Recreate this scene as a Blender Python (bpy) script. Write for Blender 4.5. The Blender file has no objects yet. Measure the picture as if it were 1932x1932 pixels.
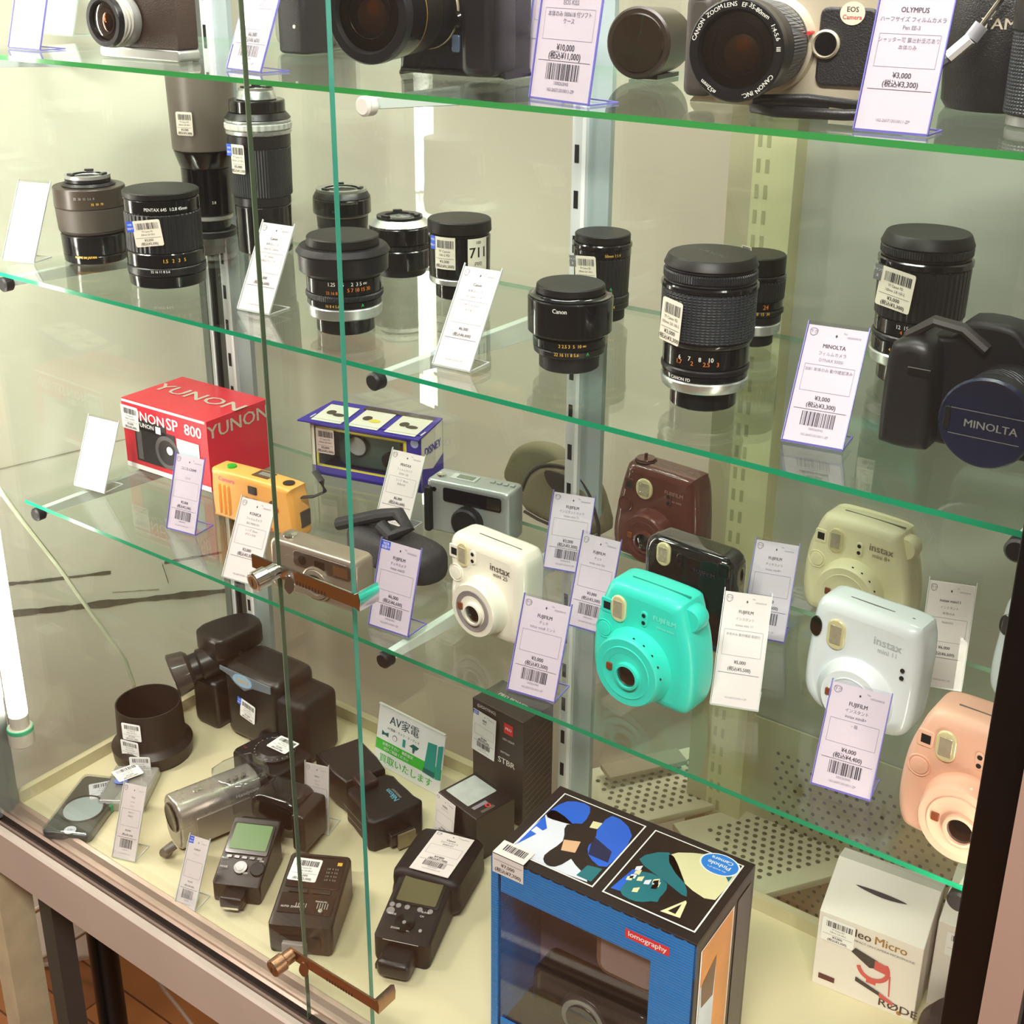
import bpy, math, random
from mathutils import Vector, Matrix
random.seed(7)
PI = math.pi
C = bpy.context.scene.collection
sc = bpy.context.scene

# ------------------------------------------------------------- camera, world, exposure
F, CX, CY = 2416.7, 978.4, 839.1            # calibrated from the shelves' vanishing points (frame 1932 px)
CAM = Vector((.79105, -.85567, .68257))
RR = [Vector((.80713, .59031, .00818)), Vector((.22232, -.29108, -.93051)), Vector((-.54691, .75286, -.36618))]
cd = bpy.data.cameras.new('camera'); cam = bpy.data.objects.new('camera', cd); C.objects.link(cam)
m = Matrix.Identity(4)
for i, v in enumerate((RR[0], -RR[1], -RR[2])):
    v = v.normalized()
    for j in range(3): m[j][i] = v[j]
for j in range(3): m[j][3] = CAM[j]
cam.matrix_world = m
cd.sensor_width = 36; cd.lens = F / 1932 * 36; cd.clip_start = .02
cd.shift_x = -(CX - 966) / 1932; cd.shift_y = (CY - 966) / 1932
sc.camera = cam
sc.view_settings.view_transform = 'Standard'; sc.view_settings.look = 'None'
sc.view_settings.exposure = 0.36; sc.view_settings.gamma = 1.0; sc.view_settings.use_curve_mapping = False
cy = sc.cycles
cy.max_bounces = 12; cy.transparent_max_bounces = 40; cy.glossy_bounces = 4; cy.diffuse_bounces = 4
cy.sample_clamp_indirect = 4.0; cy.caustics_reflective = False; cy.caustics_refractive = False
w = bpy.data.worlds.new('world'); sc.world = w; w.use_nodes = True
bg = w.node_tree.nodes['Background']; bg.inputs[0].default_value = (1.0, .90, .80, 1); bg.inputs[1].default_value = .62

def area(name, loc, target, sx, sy, power, col):
    l = bpy.data.lights.new(name, 'AREA'); l.shape = 'RECTANGLE'; l.size = sx; l.size_y = sy
    l.energy = power; l.color = col
    o = bpy.data.objects.new(name, l); C.objects.link(o); o.location = loc
    o.rotation_euler = (Vector(target) - Vector(loc)).to_track_quat('-Z', 'Y').to_euler()
    return o
area('ceiling_light_shop', (.9, -1.5, 2.1), (.1, .1, .1), 1.3, .12, 78, (1, .95, .88))
area('added_rear_wall_fill', (.45, .80, 1.9), (0, 1.0, .2), 1.0, .5, 34, (1, .95, .88))  # unseen fill lamp, added to brighten the wall behind the case
area('added_left_wall_fill', (-1.25, -.75, 2.0), (-.95, .1, .2), .6, .4, 28, (1, .93, .86))  # another added fill, out of view, to lift the wall at left
area('case_top_light', (.05, .10, 1.02), (.05, .16, 0), 1.1, .06, 8, (1, .98, .93))

# ------------------------------------------------------------- pixel rays onto known planes (measuring the place)
def ray(px, py):
    a, b = (px - CX) / F, (py - CY) / F
    return RR[0] * a + RR[1] * b + RR[2]
def at(px, py, z=0.): d = ray(px, py); return CAM + d * ((z - CAM.z) / d.z)
def aty(px, py, y): d = ray(px, py); return CAM + d * ((y - CAM.y) / d.y)
def atx(px, py, x): d = ray(px, py); return CAM + d * ((x - CAM.x) / d.x)
def proj(X):
    v = Vector(X) - CAM; z = RR[2].dot(v)
    return CX + F * RR[0].dot(v) / z, CY + F * RR[1].dot(v) / z
def dep(X): return RR[2].dot(Vector(X) - CAM)
def hz(X, py):
    lo, hi = -.05, .7
    for _ in range(40):
        mid = (lo + hi) / 2
        if proj((X[0], X[1], X[2] + mid))[1] > py: lo = mid
        else: hi = mid
    return lo
S1, S2, S3, S0 = .56, .305, 0., -.438

# ------------------------------------------------------------- materials
def lin(h):
    h = h.lstrip('#'); c = [int(h[i:i + 2], 16) / 255 for i in (0, 2, 4)]
    return tuple((x / 12.92 if x <= .04045 else ((x + .055) / 1.055) ** 2.4) for x in c) + (1,)
_M = {}
def mat(name, col='#808080', rough=.45, metal=0., bump=0., scale=400., var=.0, coat=0., emit=0., spec=.5, vscale=30.):
    if name in _M: return _M[name]
    mt = bpy.data.materials.new(name); _M[name] = mt; mt.use_nodes = True
    nt = mt.node_tree; b = nt.nodes['Principled BSDF']
    c = lin(col)
    b.inputs['Base Color'].default_value = c; b.inputs['Roughness'].default_value = rough
    b.inputs['Metallic'].default_value = metal; b.inputs['Coat Weight'].default_value = coat
    b.inputs['Specular IOR Level'].default_value = spec
    if emit: b.inputs['Emission Color'].default_value = c; b.inputs['Emission Strength'].default_value = emit
    tc = nt.nodes.new('ShaderNodeTexCoord')
    n = nt.nodes.new('ShaderNodeTexNoise'); n.inputs['Scale'].default_value = vscale; n.inputs['Detail'].default_value = 3
    nt.links.new(tc.outputs['Object'], n.inputs['Vector'])
    mr = nt.nodes.new('ShaderNodeMapRange'); mr.inputs['To Min'].default_value = max(0, rough - .05); mr.inputs['To Max'].default_value = min(1, rough + .05)
    nt.links.new(n.outputs['Fac'], mr.inputs['Value']); nt.links.new(mr.outputs[0], b.inputs['Roughness'])
    if var:
        mx = nt.nodes.new('ShaderNodeMix'); mx.data_type = 'RGBA'
        mx.inputs['A'].default_value = tuple(x * (1 - var) for x in c[:3]) + (1,)
        mx.inputs['B'].default_value = tuple(min(1, x * (1 + var)) for x in c[:3]) + (1,)
        nt.links.new(n.outputs['Fac'], mx.inputs['Factor']); nt.links.new(mx.outputs['Result'], b.inputs['Base Color'])
    if bump:
        n2 = nt.nodes.new('ShaderNodeTexNoise'); n2.inputs['Scale'].default_value = scale
        nt.links.new(tc.outputs['Object'], n2.inputs['Vector'])
        bp = nt.nodes.new('ShaderNodeBump'); bp.inputs['Strength'].default_value = bump; bp.inputs['Distance'].default_value = .001
        nt.links.new(n2.outputs['Fac'], bp.inputs['Height']); nt.links.new(bp.outputs[0], b.inputs['Normal'])
    return mt
def ribbed(name, col, n, rough=.4, cross=False):
    """rubber grip: ribs around the barrel's axis, from the object's own coordinates"""
    if name in _M: return _M[name]
    mt = mat(name, col, rough); nt = mt.node_tree; b = nt.nodes['Principled BSDF']
    tc = nt.nodes.new('ShaderNodeTexCoord'); sp = nt.nodes.new('ShaderNodeSeparateXYZ'); nt.links.new(tc.outputs['Object'], sp.inputs[0])
    at2 = nt.nodes.new('ShaderNodeMath'); at2.operation = 'ARCTAN2'; nt.links.new(sp.outputs[0], at2.inputs[0]); nt.links.new(sp.outputs[1], at2.inputs[1])
    ml = nt.nodes.new('ShaderNodeMath'); ml.operation = 'MULTIPLY'; ml.inputs[1].default_value = n; nt.links.new(at2.outputs[0], ml.inputs[0])
    sn = nt.nodes.new('ShaderNodeMath'); sn.operation = 'SINE'; nt.links.new(ml.outputs[0], sn.inputs[0])
    out = sn.outputs[0]
    if cross:
        m2 = nt.nodes.new('ShaderNodeMath'); m2.operation = 'MULTIPLY'; m2.inputs[1].default_value = 2600; nt.links.new(sp.outputs[2], m2.inputs[0])
        s2 = nt.nodes.new('ShaderNodeMath'); s2.operation = 'SINE'; nt.links.new(m2.outputs[0], s2.inputs[0])
        mm = nt.nodes.new('ShaderNodeMath'); mm.operation = 'MINIMUM'; nt.links.new(sn.outputs[0], mm.inputs[0]); nt.links.new(s2.outputs[0], mm.inputs[1]); out = mm.outputs[0]
    bp = nt.nodes.new('ShaderNodeBump'); bp.inputs['Strength'].default_value = .9; bp.inputs['Distance'].default_value = .0006
    nt.links.new(out, bp.inputs['Height']); nt.links.new(bp.outputs[0], b.inputs['Normal'])
    return mt
def glass(name, tint, r0=.04, rough=0., k=.9, haze=0.):
    """thin clear sheet: light passes straight, Schlick reflection at each face"""
    if name in _M: return _M[name]
    mt = bpy.data.materials.new(name); _M[name] = mt; mt.use_nodes = True; nt = mt.node_tree
    for n in list(nt.nodes): nt.nodes.remove(n)
    N = nt.nodes.new; L = nt.links.new
    out = N('ShaderNodeOutputMaterial'); tr = N('ShaderNodeBsdfTransparent'); tr.inputs[0].default_value = tuple(tint) + (1,)
    gl = N('ShaderNodeBsdfGlossy'); gl.inputs['Roughness'].default_value = rough; gl.inputs[0].default_value = (1, 1, 1, 1)
    lw = N('ShaderNodeLayerWeight'); lw.inputs[0].default_value = .5
    pw = N('ShaderNodeMath'); pw.operation = 'POWER'; pw.inputs[1].default_value = 5; L(lw.outputs['Facing'], pw.inputs[0])
    ma = N('ShaderNodeMath'); ma.operation = 'MULTIPLY_ADD'; ma.inputs[1].default_value = k; ma.inputs[2].default_value = r0; L(pw.outputs[0], ma.inputs[0])
    mx = N('ShaderNodeMixShader'); L(ma.outputs[0], mx.inputs[0]); L(tr.outputs[0], mx.inputs[1]); L(gl.outputs[0], mx.inputs[2])
    s = mx.outputs[0]
    if haze:   # dust and wiping marks on the glass
        df = N('ShaderNodeBsdfDiffuse'); df.inputs[0].default_value = (.8, .78, .74, 1)
        no = N('ShaderNodeTexNoise'); no.inputs['Scale'].default_value = 5; no.inputs['Detail'].default_value = 6
        tc = N('ShaderNodeTexCoord'); L(tc.outputs['Object'], no.inputs['Vector'])
        mm = N('ShaderNodeMath'); mm.operation = 'MULTIPLY'; mm.inputs[1].default_value = haze; L(no.outputs['Fac'], mm.inputs[0])
        m2 = N('ShaderNodeMixShader'); L(mm.outputs[0], m2.inputs[0]); L(s, m2.inputs[1]); L(df.outputs[0], m2.inputs[2]); s = m2.outputs[0]
    L(s, out.inputs[0]); return mt

GLASS = glass('shelf_glass', (.925, .965, .935), r0=.045)
DOORG = glass('door_glass', (.975, .985, .978), r0=.028, k=.8, haze=.006)
ACR = glass('clear_acrylic', (.96, .96, .97), r0=.03)
ACRB = glass('violet_edged_acrylic', (.90, .89, .97), r0=.08)
WINDOW = glass('clear_plastic_window', (.88, .9, .93), r0=.10, rough=.05)
EDGE = mat('green_glass_edge', '#0c9468', .12, spec=.8)
EDGED = mat('dark_green_glass_edge', '#2f8f45', .12, spec=.8)
EDGET = mat('door_glass_edge', '#3f9c86', .12, spec=.8)
EDGEO = mat('olive_glass_edge', '#76886a', .15, spec=.8)
PAPER = mat('card_paper', '#ede2df', .6)
PAPERW = mat('white_paper', '#f6f5f3', .6)
CREAMP = mat('sticker_paper', '#f2ead8', .55)
INK = mat('black_ink', '#3a3640', .6)
INKG = mat('grey_ink', '#8a8690', .6)
BLUEP = mat('blue_print', '#2f62e6', .5)
GREYP = mat('grey_print', '#777777', .5)
VEDGE = mat('violet_plastic_edge', '#7b78cc', .25)
CEDGE = mat('clear_plastic_edge', '#d8dcd8', .15)
BLK = mat('black_plastic', '#111014', .32, bump=.15, scale=900)
BLKM = mat('matte_black_plastic', '#0f0d10', .48, bump=.15, scale=1200, spec=.35)
BLKG = mat('gloss_black_enamel', '#0e0e11', .14, coat=.3)
BRNB = mat('brownish_black_plastic', '#1d1815', .38)
CAPT = mat('lens_cap_black', '#11100e', .45, spec=.35)
GRIP = ribbed('ribbed_rubber', '#1d2126', 70)
GRIPX = ribbed('checkered_rubber', '#262b31', 60, cross=True)
SIL = mat('brushed_silver', '#d9dcda', .28, .85)
SILD = mat('dull_silver', '#b9b9b4', .35, .7)
CHR = mat('chrome', '#e8e6e0', .12, 1.)
GOLD = mat('gold_line', '#b08a3a', .3, .6)
WTXT = mat('white_paint', '#e8e6e0', .5)
YTXT = mat('yellow_paint', '#e0b040', .5)
OTXT = mat('orange_paint', '#d9792a', .5)
GTXT = mat('green_paint', '#2fc050', .5)
RTXT = mat('red_paint', '#d8343a', .5)
LENSG = mat('dark_lens_glass', '#0a0506', .04, coat=1., spec=.9)
LENSA = mat('amber_coated_lens_glass', '#160b04', .03, coat=1., spec=.9)
FLASHW = mat('flash_reflector', '#cfc8ae', .15, .55, bump=.8, scale=260, var=.35, vscale=160)
DARKHOLE = mat('dark_opening', '#0a090b', .5)

# ------------------------------------------------------------- mesh building
_txt = {}
def textmesh(s, spacing=1.):
    k = (s, spacing)
    if k not in _txt:
        cu = bpy.data.curves.new('t', 'FONT'); cu.body = s; cu.size = 1; cu.align_x = 'CENTER'; cu.align_y = 'CENTER'
        cu.resolution_u = 2; cu.space_character = spacing; cu.offset = 0
        o = bpy.data.objects.new('t', cu); C.objects.link(o)
        dg = bpy.context.evaluated_depsgraph_get(); me = bpy.data.meshes.new_from_object(o.evaluated_get(dg))
        _txt[k] = ([v.co.copy() for v in me.vertices], [list(p.vertices) for p in me.polygons])
        bpy.data.objects.remove(o); bpy.data.meshes.remove(me); bpy.data.curves.remove(cu)
    return _txt[k]
def rrect(w, h, r, n=4, cx=0, cy=0):
    r = min(r, w / 2 - 1e-5, h / 2 - 1e-5); pts = []
    for (sx, sy, a0) in ((1, -1, -PI / 2), (1, 1, 0), (-1, 1, PI / 2), (-1, -1, PI)):
        for k in range(n + 1):
            a = a0 + PI / 2 * k / n
            pts.append((cx + sx * (w / 2 - r) + r * math.cos(a), cy + sy * (h / 2 - r) + r * math.sin(a)))
    return pts
def circ(r, n=32, cx=0, cy=0, ry=None):
    return [(cx + r * math.cos(2 * PI * k / n), cy + (ry or r) * math.sin(2 * PI * k / n)) for k in range(n)]
def smoothpoly(pts, sub=4):
    out = []; n = len(pts)
    for i in range(n):
        p0, p1, p2, p3 = (pts[(i + j - 1) % n] for j in range(4))
        for k in range(sub):
            t = k / sub
            out.append(tuple(.5 * (2 * p1[a] + (p2[a] - p0[a]) * t + (2 * p0[a] - 5 * p1[a] + 4 * p2[a] - p3[a]) * t * t + (3 * p1[a] - p0[a] - 3 * p2[a] + p3[a]) * t ** 3) for a in (0, 1)))
    return out
class B:
    def __init__(s, M=None): s.v = []; s.fc = []; s.mi = []; s.M = M or Matrix.Identity(4); s.W = None; s.mats = []
    def idx(s, m):
        if m not in s.mats: s.mats.append(m)
        return s.mats.index(m)
    def add(s, vs, fs, m):
        k = len(s.v); i = s.idx(m)
        for v in vs:
            q = s.M @ Vector(v)
            if s.W: q = s.W(q)
            s.v.append(q)
        for f in fs: s.fc.append([k + a for a in f]); s.mi.append(i)
        return s
    def slab(s, outline, w0, w1, m, bev=0., n=3, capm=None):
        """outline (u,v) extruded along w with rounded rims"""
        ol = list(outline); N = len(ol)
        ar = sum(ol[i][0] * ol[(i + 1) % N][1] - ol[(i + 1) % N][0] * ol[i][1] for i in range(N))
        if ar < 0: ol.reverse()
        nr = []
        for i in range(N):
            a, b, c = ol[i - 1], ol[i], ol[(i + 1) % N]
            e1 = Vector((b[0] - a[0], b[1] - a[1])); e2 = Vector((c[0] - b[0], c[1] - b[1]))
            n1 = Vector((-e1.y, e1.x)).normalized() if e1.length > 1e-9 else Vector((0, 0)); n2 = Vector((-e2.y, e2.x)).normalized() if e2.length > 1e-9 else n1
            q = (n1 + n2); q = q / max(.6, (1 + n1.dot(n2))) if q.length > 1e-6 else n1; nr.append(q)
        us = [q[0] for q in ol]; vv = [q[1] for q in ol]; uc, vc = (max(us) + min(us)) / 2, (max(vv) + min(vv)) / 2; hw, hh = (max(us) - min(us)) / 2, (max(vv) - min(vv)) / 2
        if bev >= .0035: nr = [Vector((-(q[0] - uc) / hw, -(q[1] - vc) / hh)) for q in ol]     # shrink towards the middle: no folded corners
        rings = []
        if bev > 0:
            for k in range(n + 1):
                a = PI / 2 * k / n; rings.append((bev * (1 - math.sin(a)), w0 + bev * (1 - math.cos(a))))
            for k in range(n, -1, -1):
                a = PI / 2 * k / n; rings.append((bev * (1 - math.sin(a)), w1 - bev * (1 - math.cos(a))))
        else: rings = [(0, w0), (0, w1)]
        vs = []; fs = []
        for ins, w_ in rings:
            for i in range(N): vs.append((ol[i][0] + nr[i].x * ins, ol[i][1] + nr[i].y * ins, w_))
        for r in range(len(rings) - 1):
            for i in range(N):
                j = (i + 1) % N; fs.append([r * N + i, r * N + j, (r + 1) * N + j, (r + 1) * N + i])
        s.add(vs, fs, m)
        s.add([vs[i] for i in range(N)], [list(range(N))[::-1]], m)
        L = (len(rings) - 1) * N
        s.add([vs[L + i] for i in range(N)], [list(range(N))], capm or m)
        return s
    def box(s, c, d, m, bev=0.):
        ol = [(c[0] - d[0] / 2, c[1] - d[1] / 2), (c[0] + d[0] / 2, c[1] - d[1] / 2), (c[0] + d[0] / 2, c[1] + d[1] / 2), (c[0] - d[0] / 2, c[1] + d[1] / 2)]
        if bev: ol = rrect(d[0], d[1], bev, 3, c[0], c[1])
        return s.slab(ol, c[2] - d[2] / 2, c[2] + d[2] / 2, m, bev)
    def lathe(s, prof, m, seg=48, c=(0, 0)):
        vs = []; fs = []; n = len(prof)
        for k in range(seg):
            a = 2 * PI * k / seg
            for r, z in prof: vs.append((c[0] + r * math.cos(a), c[1] + r * math.sin(a), z))
        for k in range(seg):
            k2 = (k + 1) % seg
            for i in range(n - 1):
                f = [k * n + i, k2 * n + i, k2 * n + i + 1, k * n + i + 1]
                if prof[i][0] < 1e-6: f = [k * n + i, k2 * n + i + 1, k * n + i + 1]
                elif prof[i + 1][0] < 1e-6: f = [k * n + i, k2 * n + i, k * n + i + 1]
                fs.append(f)
        return s.add(vs, fs, m)
    def cyl(s, r, z0, z1, m, c=(0, 0), bev=.0008, seg=40, r1=None):
        r1 = r if r1 is None else r1; b = min(bev, abs(z1 - z0) / 2.5, r / 3)
        return s.lathe([(0, z0), (r - b, z0), (r, z0 + b), (r1, z1 - b), (r1 - b, z1), (0, z1)], m, seg, c)
    def tube(s, pts, r, m, seg=8, flat=1.):
        pts = [Vector(p) for p in pts]; vs = []; fs = []; up = Vector((0, 0, 1))
        for i, p in enumerate(pts):
            t = (pts[min(i + 1, len(pts) - 1)] - pts[max(i - 1, 0)]).normalized()
            a = t.cross(up); a = a.normalized() if a.length > 1e-3 else Vector((1, 0, 0)); b_ = a.cross(t)
            for k in range(seg):
                th = 2 * PI * k / seg; vs.append(p + a * (r * flat * math.cos(th)) + b_ * (r * math.sin(th)))
        for i in range(len(pts) - 1):
            for k in range(seg):
                k2 = (k + 1) % seg; fs.append([i * seg + k, i * seg + k2, (i + 1) * seg + k2, (i + 1) * seg + k])
        fs.append(list(range(seg))); fs.append([(len(pts) - 1) * seg + k for k in range(seg)][::-1])
        return s.add(vs, fs, m)
    def quad(s, u0, v0, u1, v1, m, w=0., n=1):
        vs = []; fs = []
        for k in range(n + 1):
            u = u0 + (u1 - u0) * k / n; vs += [(u, v0, w), (u, v1, w)]
        for k in range(n): fs.append([2 * k, 2 * k + 2, 2 * k + 3, 2 * k + 1])
        return s.add(vs, fs, m)
    def poly(s, pts, m, w=0.): return s.add([(p[0], p[1], w) for p in pts], [list(range(len(pts)))], m)
    def text(s, st, u, v, size, m, w=.0002, sx=1., rot=0., spacing=1.):
        vs, fs = textmesh(st, spacing); ca, sa = math.cos(rot), math.sin(rot)
        if size > .0038 and not spacing == 2:     # a second, slightly shifted print for a bolder stroke
            k = .035 * size; s.add([(u + k * ca + (p.x * sx * ca - p.y * sa) * size, v + k * sa + (p.x * sx * sa + p.y * ca) * size, w + .00001) for p in vs], fs, m)
        return s.add([(u + (p.x * sx * ca - p.y * sa) * size, v + (p.x * sx * sa + p.y * ca) * size, w) for p in vs], fs, m)
    def bars(s, u0, u1, v0, v1, m, w=.0002, n=26):
        rnd = random.Random(int((u1 - u0) * 1e5) + n); u = u0
        while u < u1:
            g = (u1 - u0) / n * rnd.choice((.4, .4, .8, 1.2)); s.quad(u, v0, min(u1, u + g), v1, m, w); u += g + (u1 - u0) / n * rnd.choice((.4, .7, 1.))
        return s
    def obj(s, name, parent=None, loc=None, smooth=35):
        me = bpy.data.meshes.new(name); me.from_pydata([tuple(v) for v in s.v], [], s.fc)
        for mt in s.mats: me.materials.append(mt)
        me.polygons.foreach_set('material_index', s.mi)
        me.update()
        if smooth:
            me.polygons.foreach_set('use_smooth', [True] * len(me.polygons))
            me.set_sharp_from_angle(angle=math.radians(smooth))
        o = bpy.data.objects.new(name, me); C.objects.link(o)
        if parent: o.parent = parent
        if loc: o.location = loc
        return o
def tag(o, label, cat, group=None):
    o['label'] = label; o['category'] = cat
    if group: o['group'] = group
    return o
def thing(name, label, cat, loc, yaw=0., group=None):
    o = bpy.data.objects.new(name, None); C.objects.link(o); o.empty_display_size = .02
    o.location = loc; o.rotation_euler = (0, 0, yaw); return tag(o, label, cat, group)
def struct(b, name, parent=None, smooth=35):
    o = b.obj(name, parent, smooth=smooth)
    if not parent: o['kind'] = 'structure'
    return o
FRONT = Matrix(((1, 0, 0, 0), (0, 0, -1, 0), (0, 1, 0, 0), (0, 0, 0, 1)))      # (u,v,w) -> (u,-w,v): w points out of the front
def T(x, y, z): return Matrix.Translation((x, y, z))
def RX(a): return Matrix.Rotation(a, 4, 'X')
def RY(a): return Matrix.Rotation(a, 4, 'Y')
def RZ(a): return Matrix.Rotation(a, 4, 'Z')
def yaw_of(a, b): return math.atan2(b.y - a.y, b.x - a.x)

# ============================================================= the room
WOOD = mat('wood_floor', '#8a4f24', .35, var=.35, vscale=6)
nt = WOOD.node_tree; _b = nt.nodes['Principled BSDF']
_wv = nt.nodes.new('ShaderNodeTexBrick'); _wv.inputs['Scale'].default_value = 3.2; _wv.inputs['Color1'].default_value = lin('#8f5a2e'); _wv.inputs['Color2'].default_value = lin('#6f4220'); _wv.inputs['Mortar'].default_value = lin('#4a2610'); _wv.inputs['Mortar Size'].default_value = .006; _wv.inputs['Brick Width'].default_value = 2.6
_tc = nt.nodes.new('ShaderNodeTexCoord'); nt.links.new(_tc.outputs['Object'], _wv.inputs['Vector']); nt.links.new(_wv.outputs['Color'], _b.inputs['Base Color'])
WALL = mat('painted_wall', '#e0d8ca', .7, bump=.15, scale=80, var=.05, vscale=4)
WALLO = mat('shop_wall', '#6d5f52', .7)
SEAM = mat('dirty_seam', '#6b6456', .8, var=.4, vscale=60)
SEAML = mat('faint_seam', '#a8a190', .8)
b = B(); b.box((0, .6, -1.06), (5, 5, .02), WOOD); struct(b, 'floor')
b = B(); b.box((0, .6, 2.3), (5, 5, .02), WALLO); struct(b, 'ceiling')
b = B(); b.box((-2.45, .6, .6), (.05, 5, 3.4), WALLO); struct(b, 'wall_left')
b = B(); b.box((2.45, .6, .6), (.05, 5, 3.4), WALLO); struct(b, 'wall_right')
b = B(); b.box((0, -1.9, .6), (5, .05, 3.4), WALLO); struct(b, 'wall_front')
_d = ray(11000, -130); WD = Vector((_d.x, _d.y, 0)).normalized(); WN = Vector((WD.y, -WD.x, 0))    # rear wall stands askew to the case
W0 = Vector((-.70, .42, 0))
def wallpt(px, py, off=.003):
    d = ray(px, py); t = (W0 + WN * off - CAM).dot(WN) / d.dot(WN); return CAM + d * t
b = B()
for s_ in (0,):
    a0 = W0 - WD * 1.6; a1 = W0 + WD * 3.0; q = -WN * .06
    vs = [(p.x, p.y, z) for z in (-1.06, 2.3) for p in (a0, a1, a1 + q, a0 + q)]
    b.add(vs, [(0, 1, 5, 4), (1, 2, 6, 5), (2, 3, 7, 6), (3, 0, 4, 7), (4, 5, 6, 7), (3, 2, 1, 0)], WALL)
wall = struct(b, 'wall_back')
def wseam(pts, hw, m):
    """raised, cracked joint running over the wall"""
    rnd = random.Random(len(pts) * 7 + int(pts[0][0])); P = []
    for (a, c) in zip(pts[:-1], pts[1:]):
        for k in range(10): P.append((a[0] + (c[0] - a[0]) * k / 10, a[1] + (c[1] - a[1]) * k / 10))
    P.append(pts[-1]); vs = []; fs = []
    for (x, y) in P:
        j = hw * (.6 + .8 * rnd.random()); vs.append(wallpt(x, y - j)); vs.append(wallpt(x, y + j))
    for i in range(len(P) - 1): fs.append((2 * i, 2 * i + 2, 2 * i + 3, 2 * i + 1))
    bb = B(); bb.add(vs, fs, m); return bb.obj('seam', wall)
wseam([(-30, 1106), (60, 1098), (209, 1080)], 3, SEAM); wseam([(-30, 1163), (120, 1148), (260, 1132), (430, 1114)], 5.5, SEAM)
wseam([(209, 1080), (211, 1000)], .8, SEAML); wseam([(306, 1064), (318, 1100)], 2.5, SEAM); wseam([(310, 1062), (420, 1042)], 2.5, SEAM)
wseam([(212, 1118), (300, 1112)], 1, SEAML); wseam([(-20, 890), (240, 828)], 1.2, SEAML)
for px in (1320, 1345): pass
for y in (945, 1005, 1085, 1150): wseam([(1348, y), (1402, y - 8)], 1.5, SEAM)
wseam([(1378, 945), (1377, 1000)], 1, SEAML); wseam([(1362, 1005), (1361, 1084)], 1, SEAML); wseam([(1392, 1082), (1389, 1150)], 1, SEAML)

# ============================================================= shop gondola seen through the back glass
GY = .55
YEL = mat('cream_steel', '#e2dcb4', .5); TAN = mat('tan_steel', '#c8bca2', .5); GRY = mat('grey_steel_panel', '#c8c8c2', .45, var=.05, vscale=3); PERF = mat('perforated_steel', '#d2ccb4', .45, var=.06, vscale=8); HOLE = mat('punched_hole', '#4b4338', .7)
g = thing('gondola_rack', 'cream steel shop rack with slotted post and grey back panel behind the case', 'rack', (.2, GY, -1.05))
def at_g(o, bb, name): r = bb.obj(name, o); r.location = -Vector(o.location); return r
xa = aty(1387, 300, GY).x; xb = aty(1432, 300, GY).x; xc = aty(1474, 300, GY).x; xd = aty(1511, 300, GY).x
b = B(); b.box(((xa + xb) / 2, GY, 0), (xb - xa, .03, 2.1), TAN); at_g(g, b, 'post')
b = B(); b.box(((xb + xd) / 2, GY, 0), (xd - xb, .03, 2.1), YEL)
z = -1.
while z < 1.:
    for u in (.25, .65): b.add([(xb + (xc - xb) * u + a, GY - .0155, z + c) for a, c in ((-.0025, -.008), (.0025, -.008), (.0025, .008), (-.0025, .008))], [(0, 1, 2, 3)], mat('slot_shade', '#b4b08a', .7))
    z += .03
at_g(g, b, 'slotted_upright')
b = B(); b.box((xd + .4, GY + .02, .2), (.8, .01, 1.7), GRY); at_g(g, b, 'back_panel')
b = B(); MP = T(xd + .4, GY + .012, -.62); b.M = MP @ FRONT; b.slab([(-.4, -.4), (.4, -.4), (.4, .31), (-.4, .31)], 0, .003, PERF)
r0 = 0
v = -.36
while v < .27:
    u = -.36 + (.007 if r0 % 2 else 0)
    while u < .36: b.poly(circ(.0028, 8, u, v), HOLE, .0034); u += .0145
    v += .0125; r0 += 1
at_g(g, b, 'perforated_panel')
# two perforated shelf decks at the rack's foot
_d = ray(8000, -130); DD = Vector((_d.x, _d.y, 0)).normalized(); DE = Vector((DD.y, -DD.x, 0))
def deck(px, py, z, L, Wd, label, nx, ny, p=.0150):
    o = at(px, py, z); ang = math.atan2(DD.y, DD.x)
    t = thing('perforated_deck', label, 'rack shelf', o, ang, 'perforated steel decks behind the case')
    b = B(); b.slab([(-.03, .02), (-.03, -Wd), (L, -Wd), (L, .02)], -.012, 0, PERF, .002)
    for j in range(ny):
        for i in range(nx): b.poly(circ(.0036, 8, .012 + i * p + (p / 2 if j % 2 else 0), -.012 - j * p * .72), HOLE, .0006)
    b.obj('steel_sheet', t)
    return t
deck(1108, 1468, -.462, .34, .118, 'perforated cream steel deck lying behind the blue box, upper tier', 20, 9)
deck(1318, 1560, -.470, .22, .15, 'perforated cream steel deck behind the blue box, lower tier nearer the white box', 13, 11)
b = B(); b.box((0, 0, 0), (.30, .10, .008), mat('taupe_plastic', '#8c8170', .5), .003)
t = b.obj('grey_strip'); q = at(1215, 1448, -.45); t.location = (q.x, q.y, -.445); t.rotation_euler = (0, 0, math.atan2(DD.y, DD.x)); t.scale = (.42, .35, 1)
tag(t, 'short taupe plastic strip lying on the perforated deck behind the case', 'strip')

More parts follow.
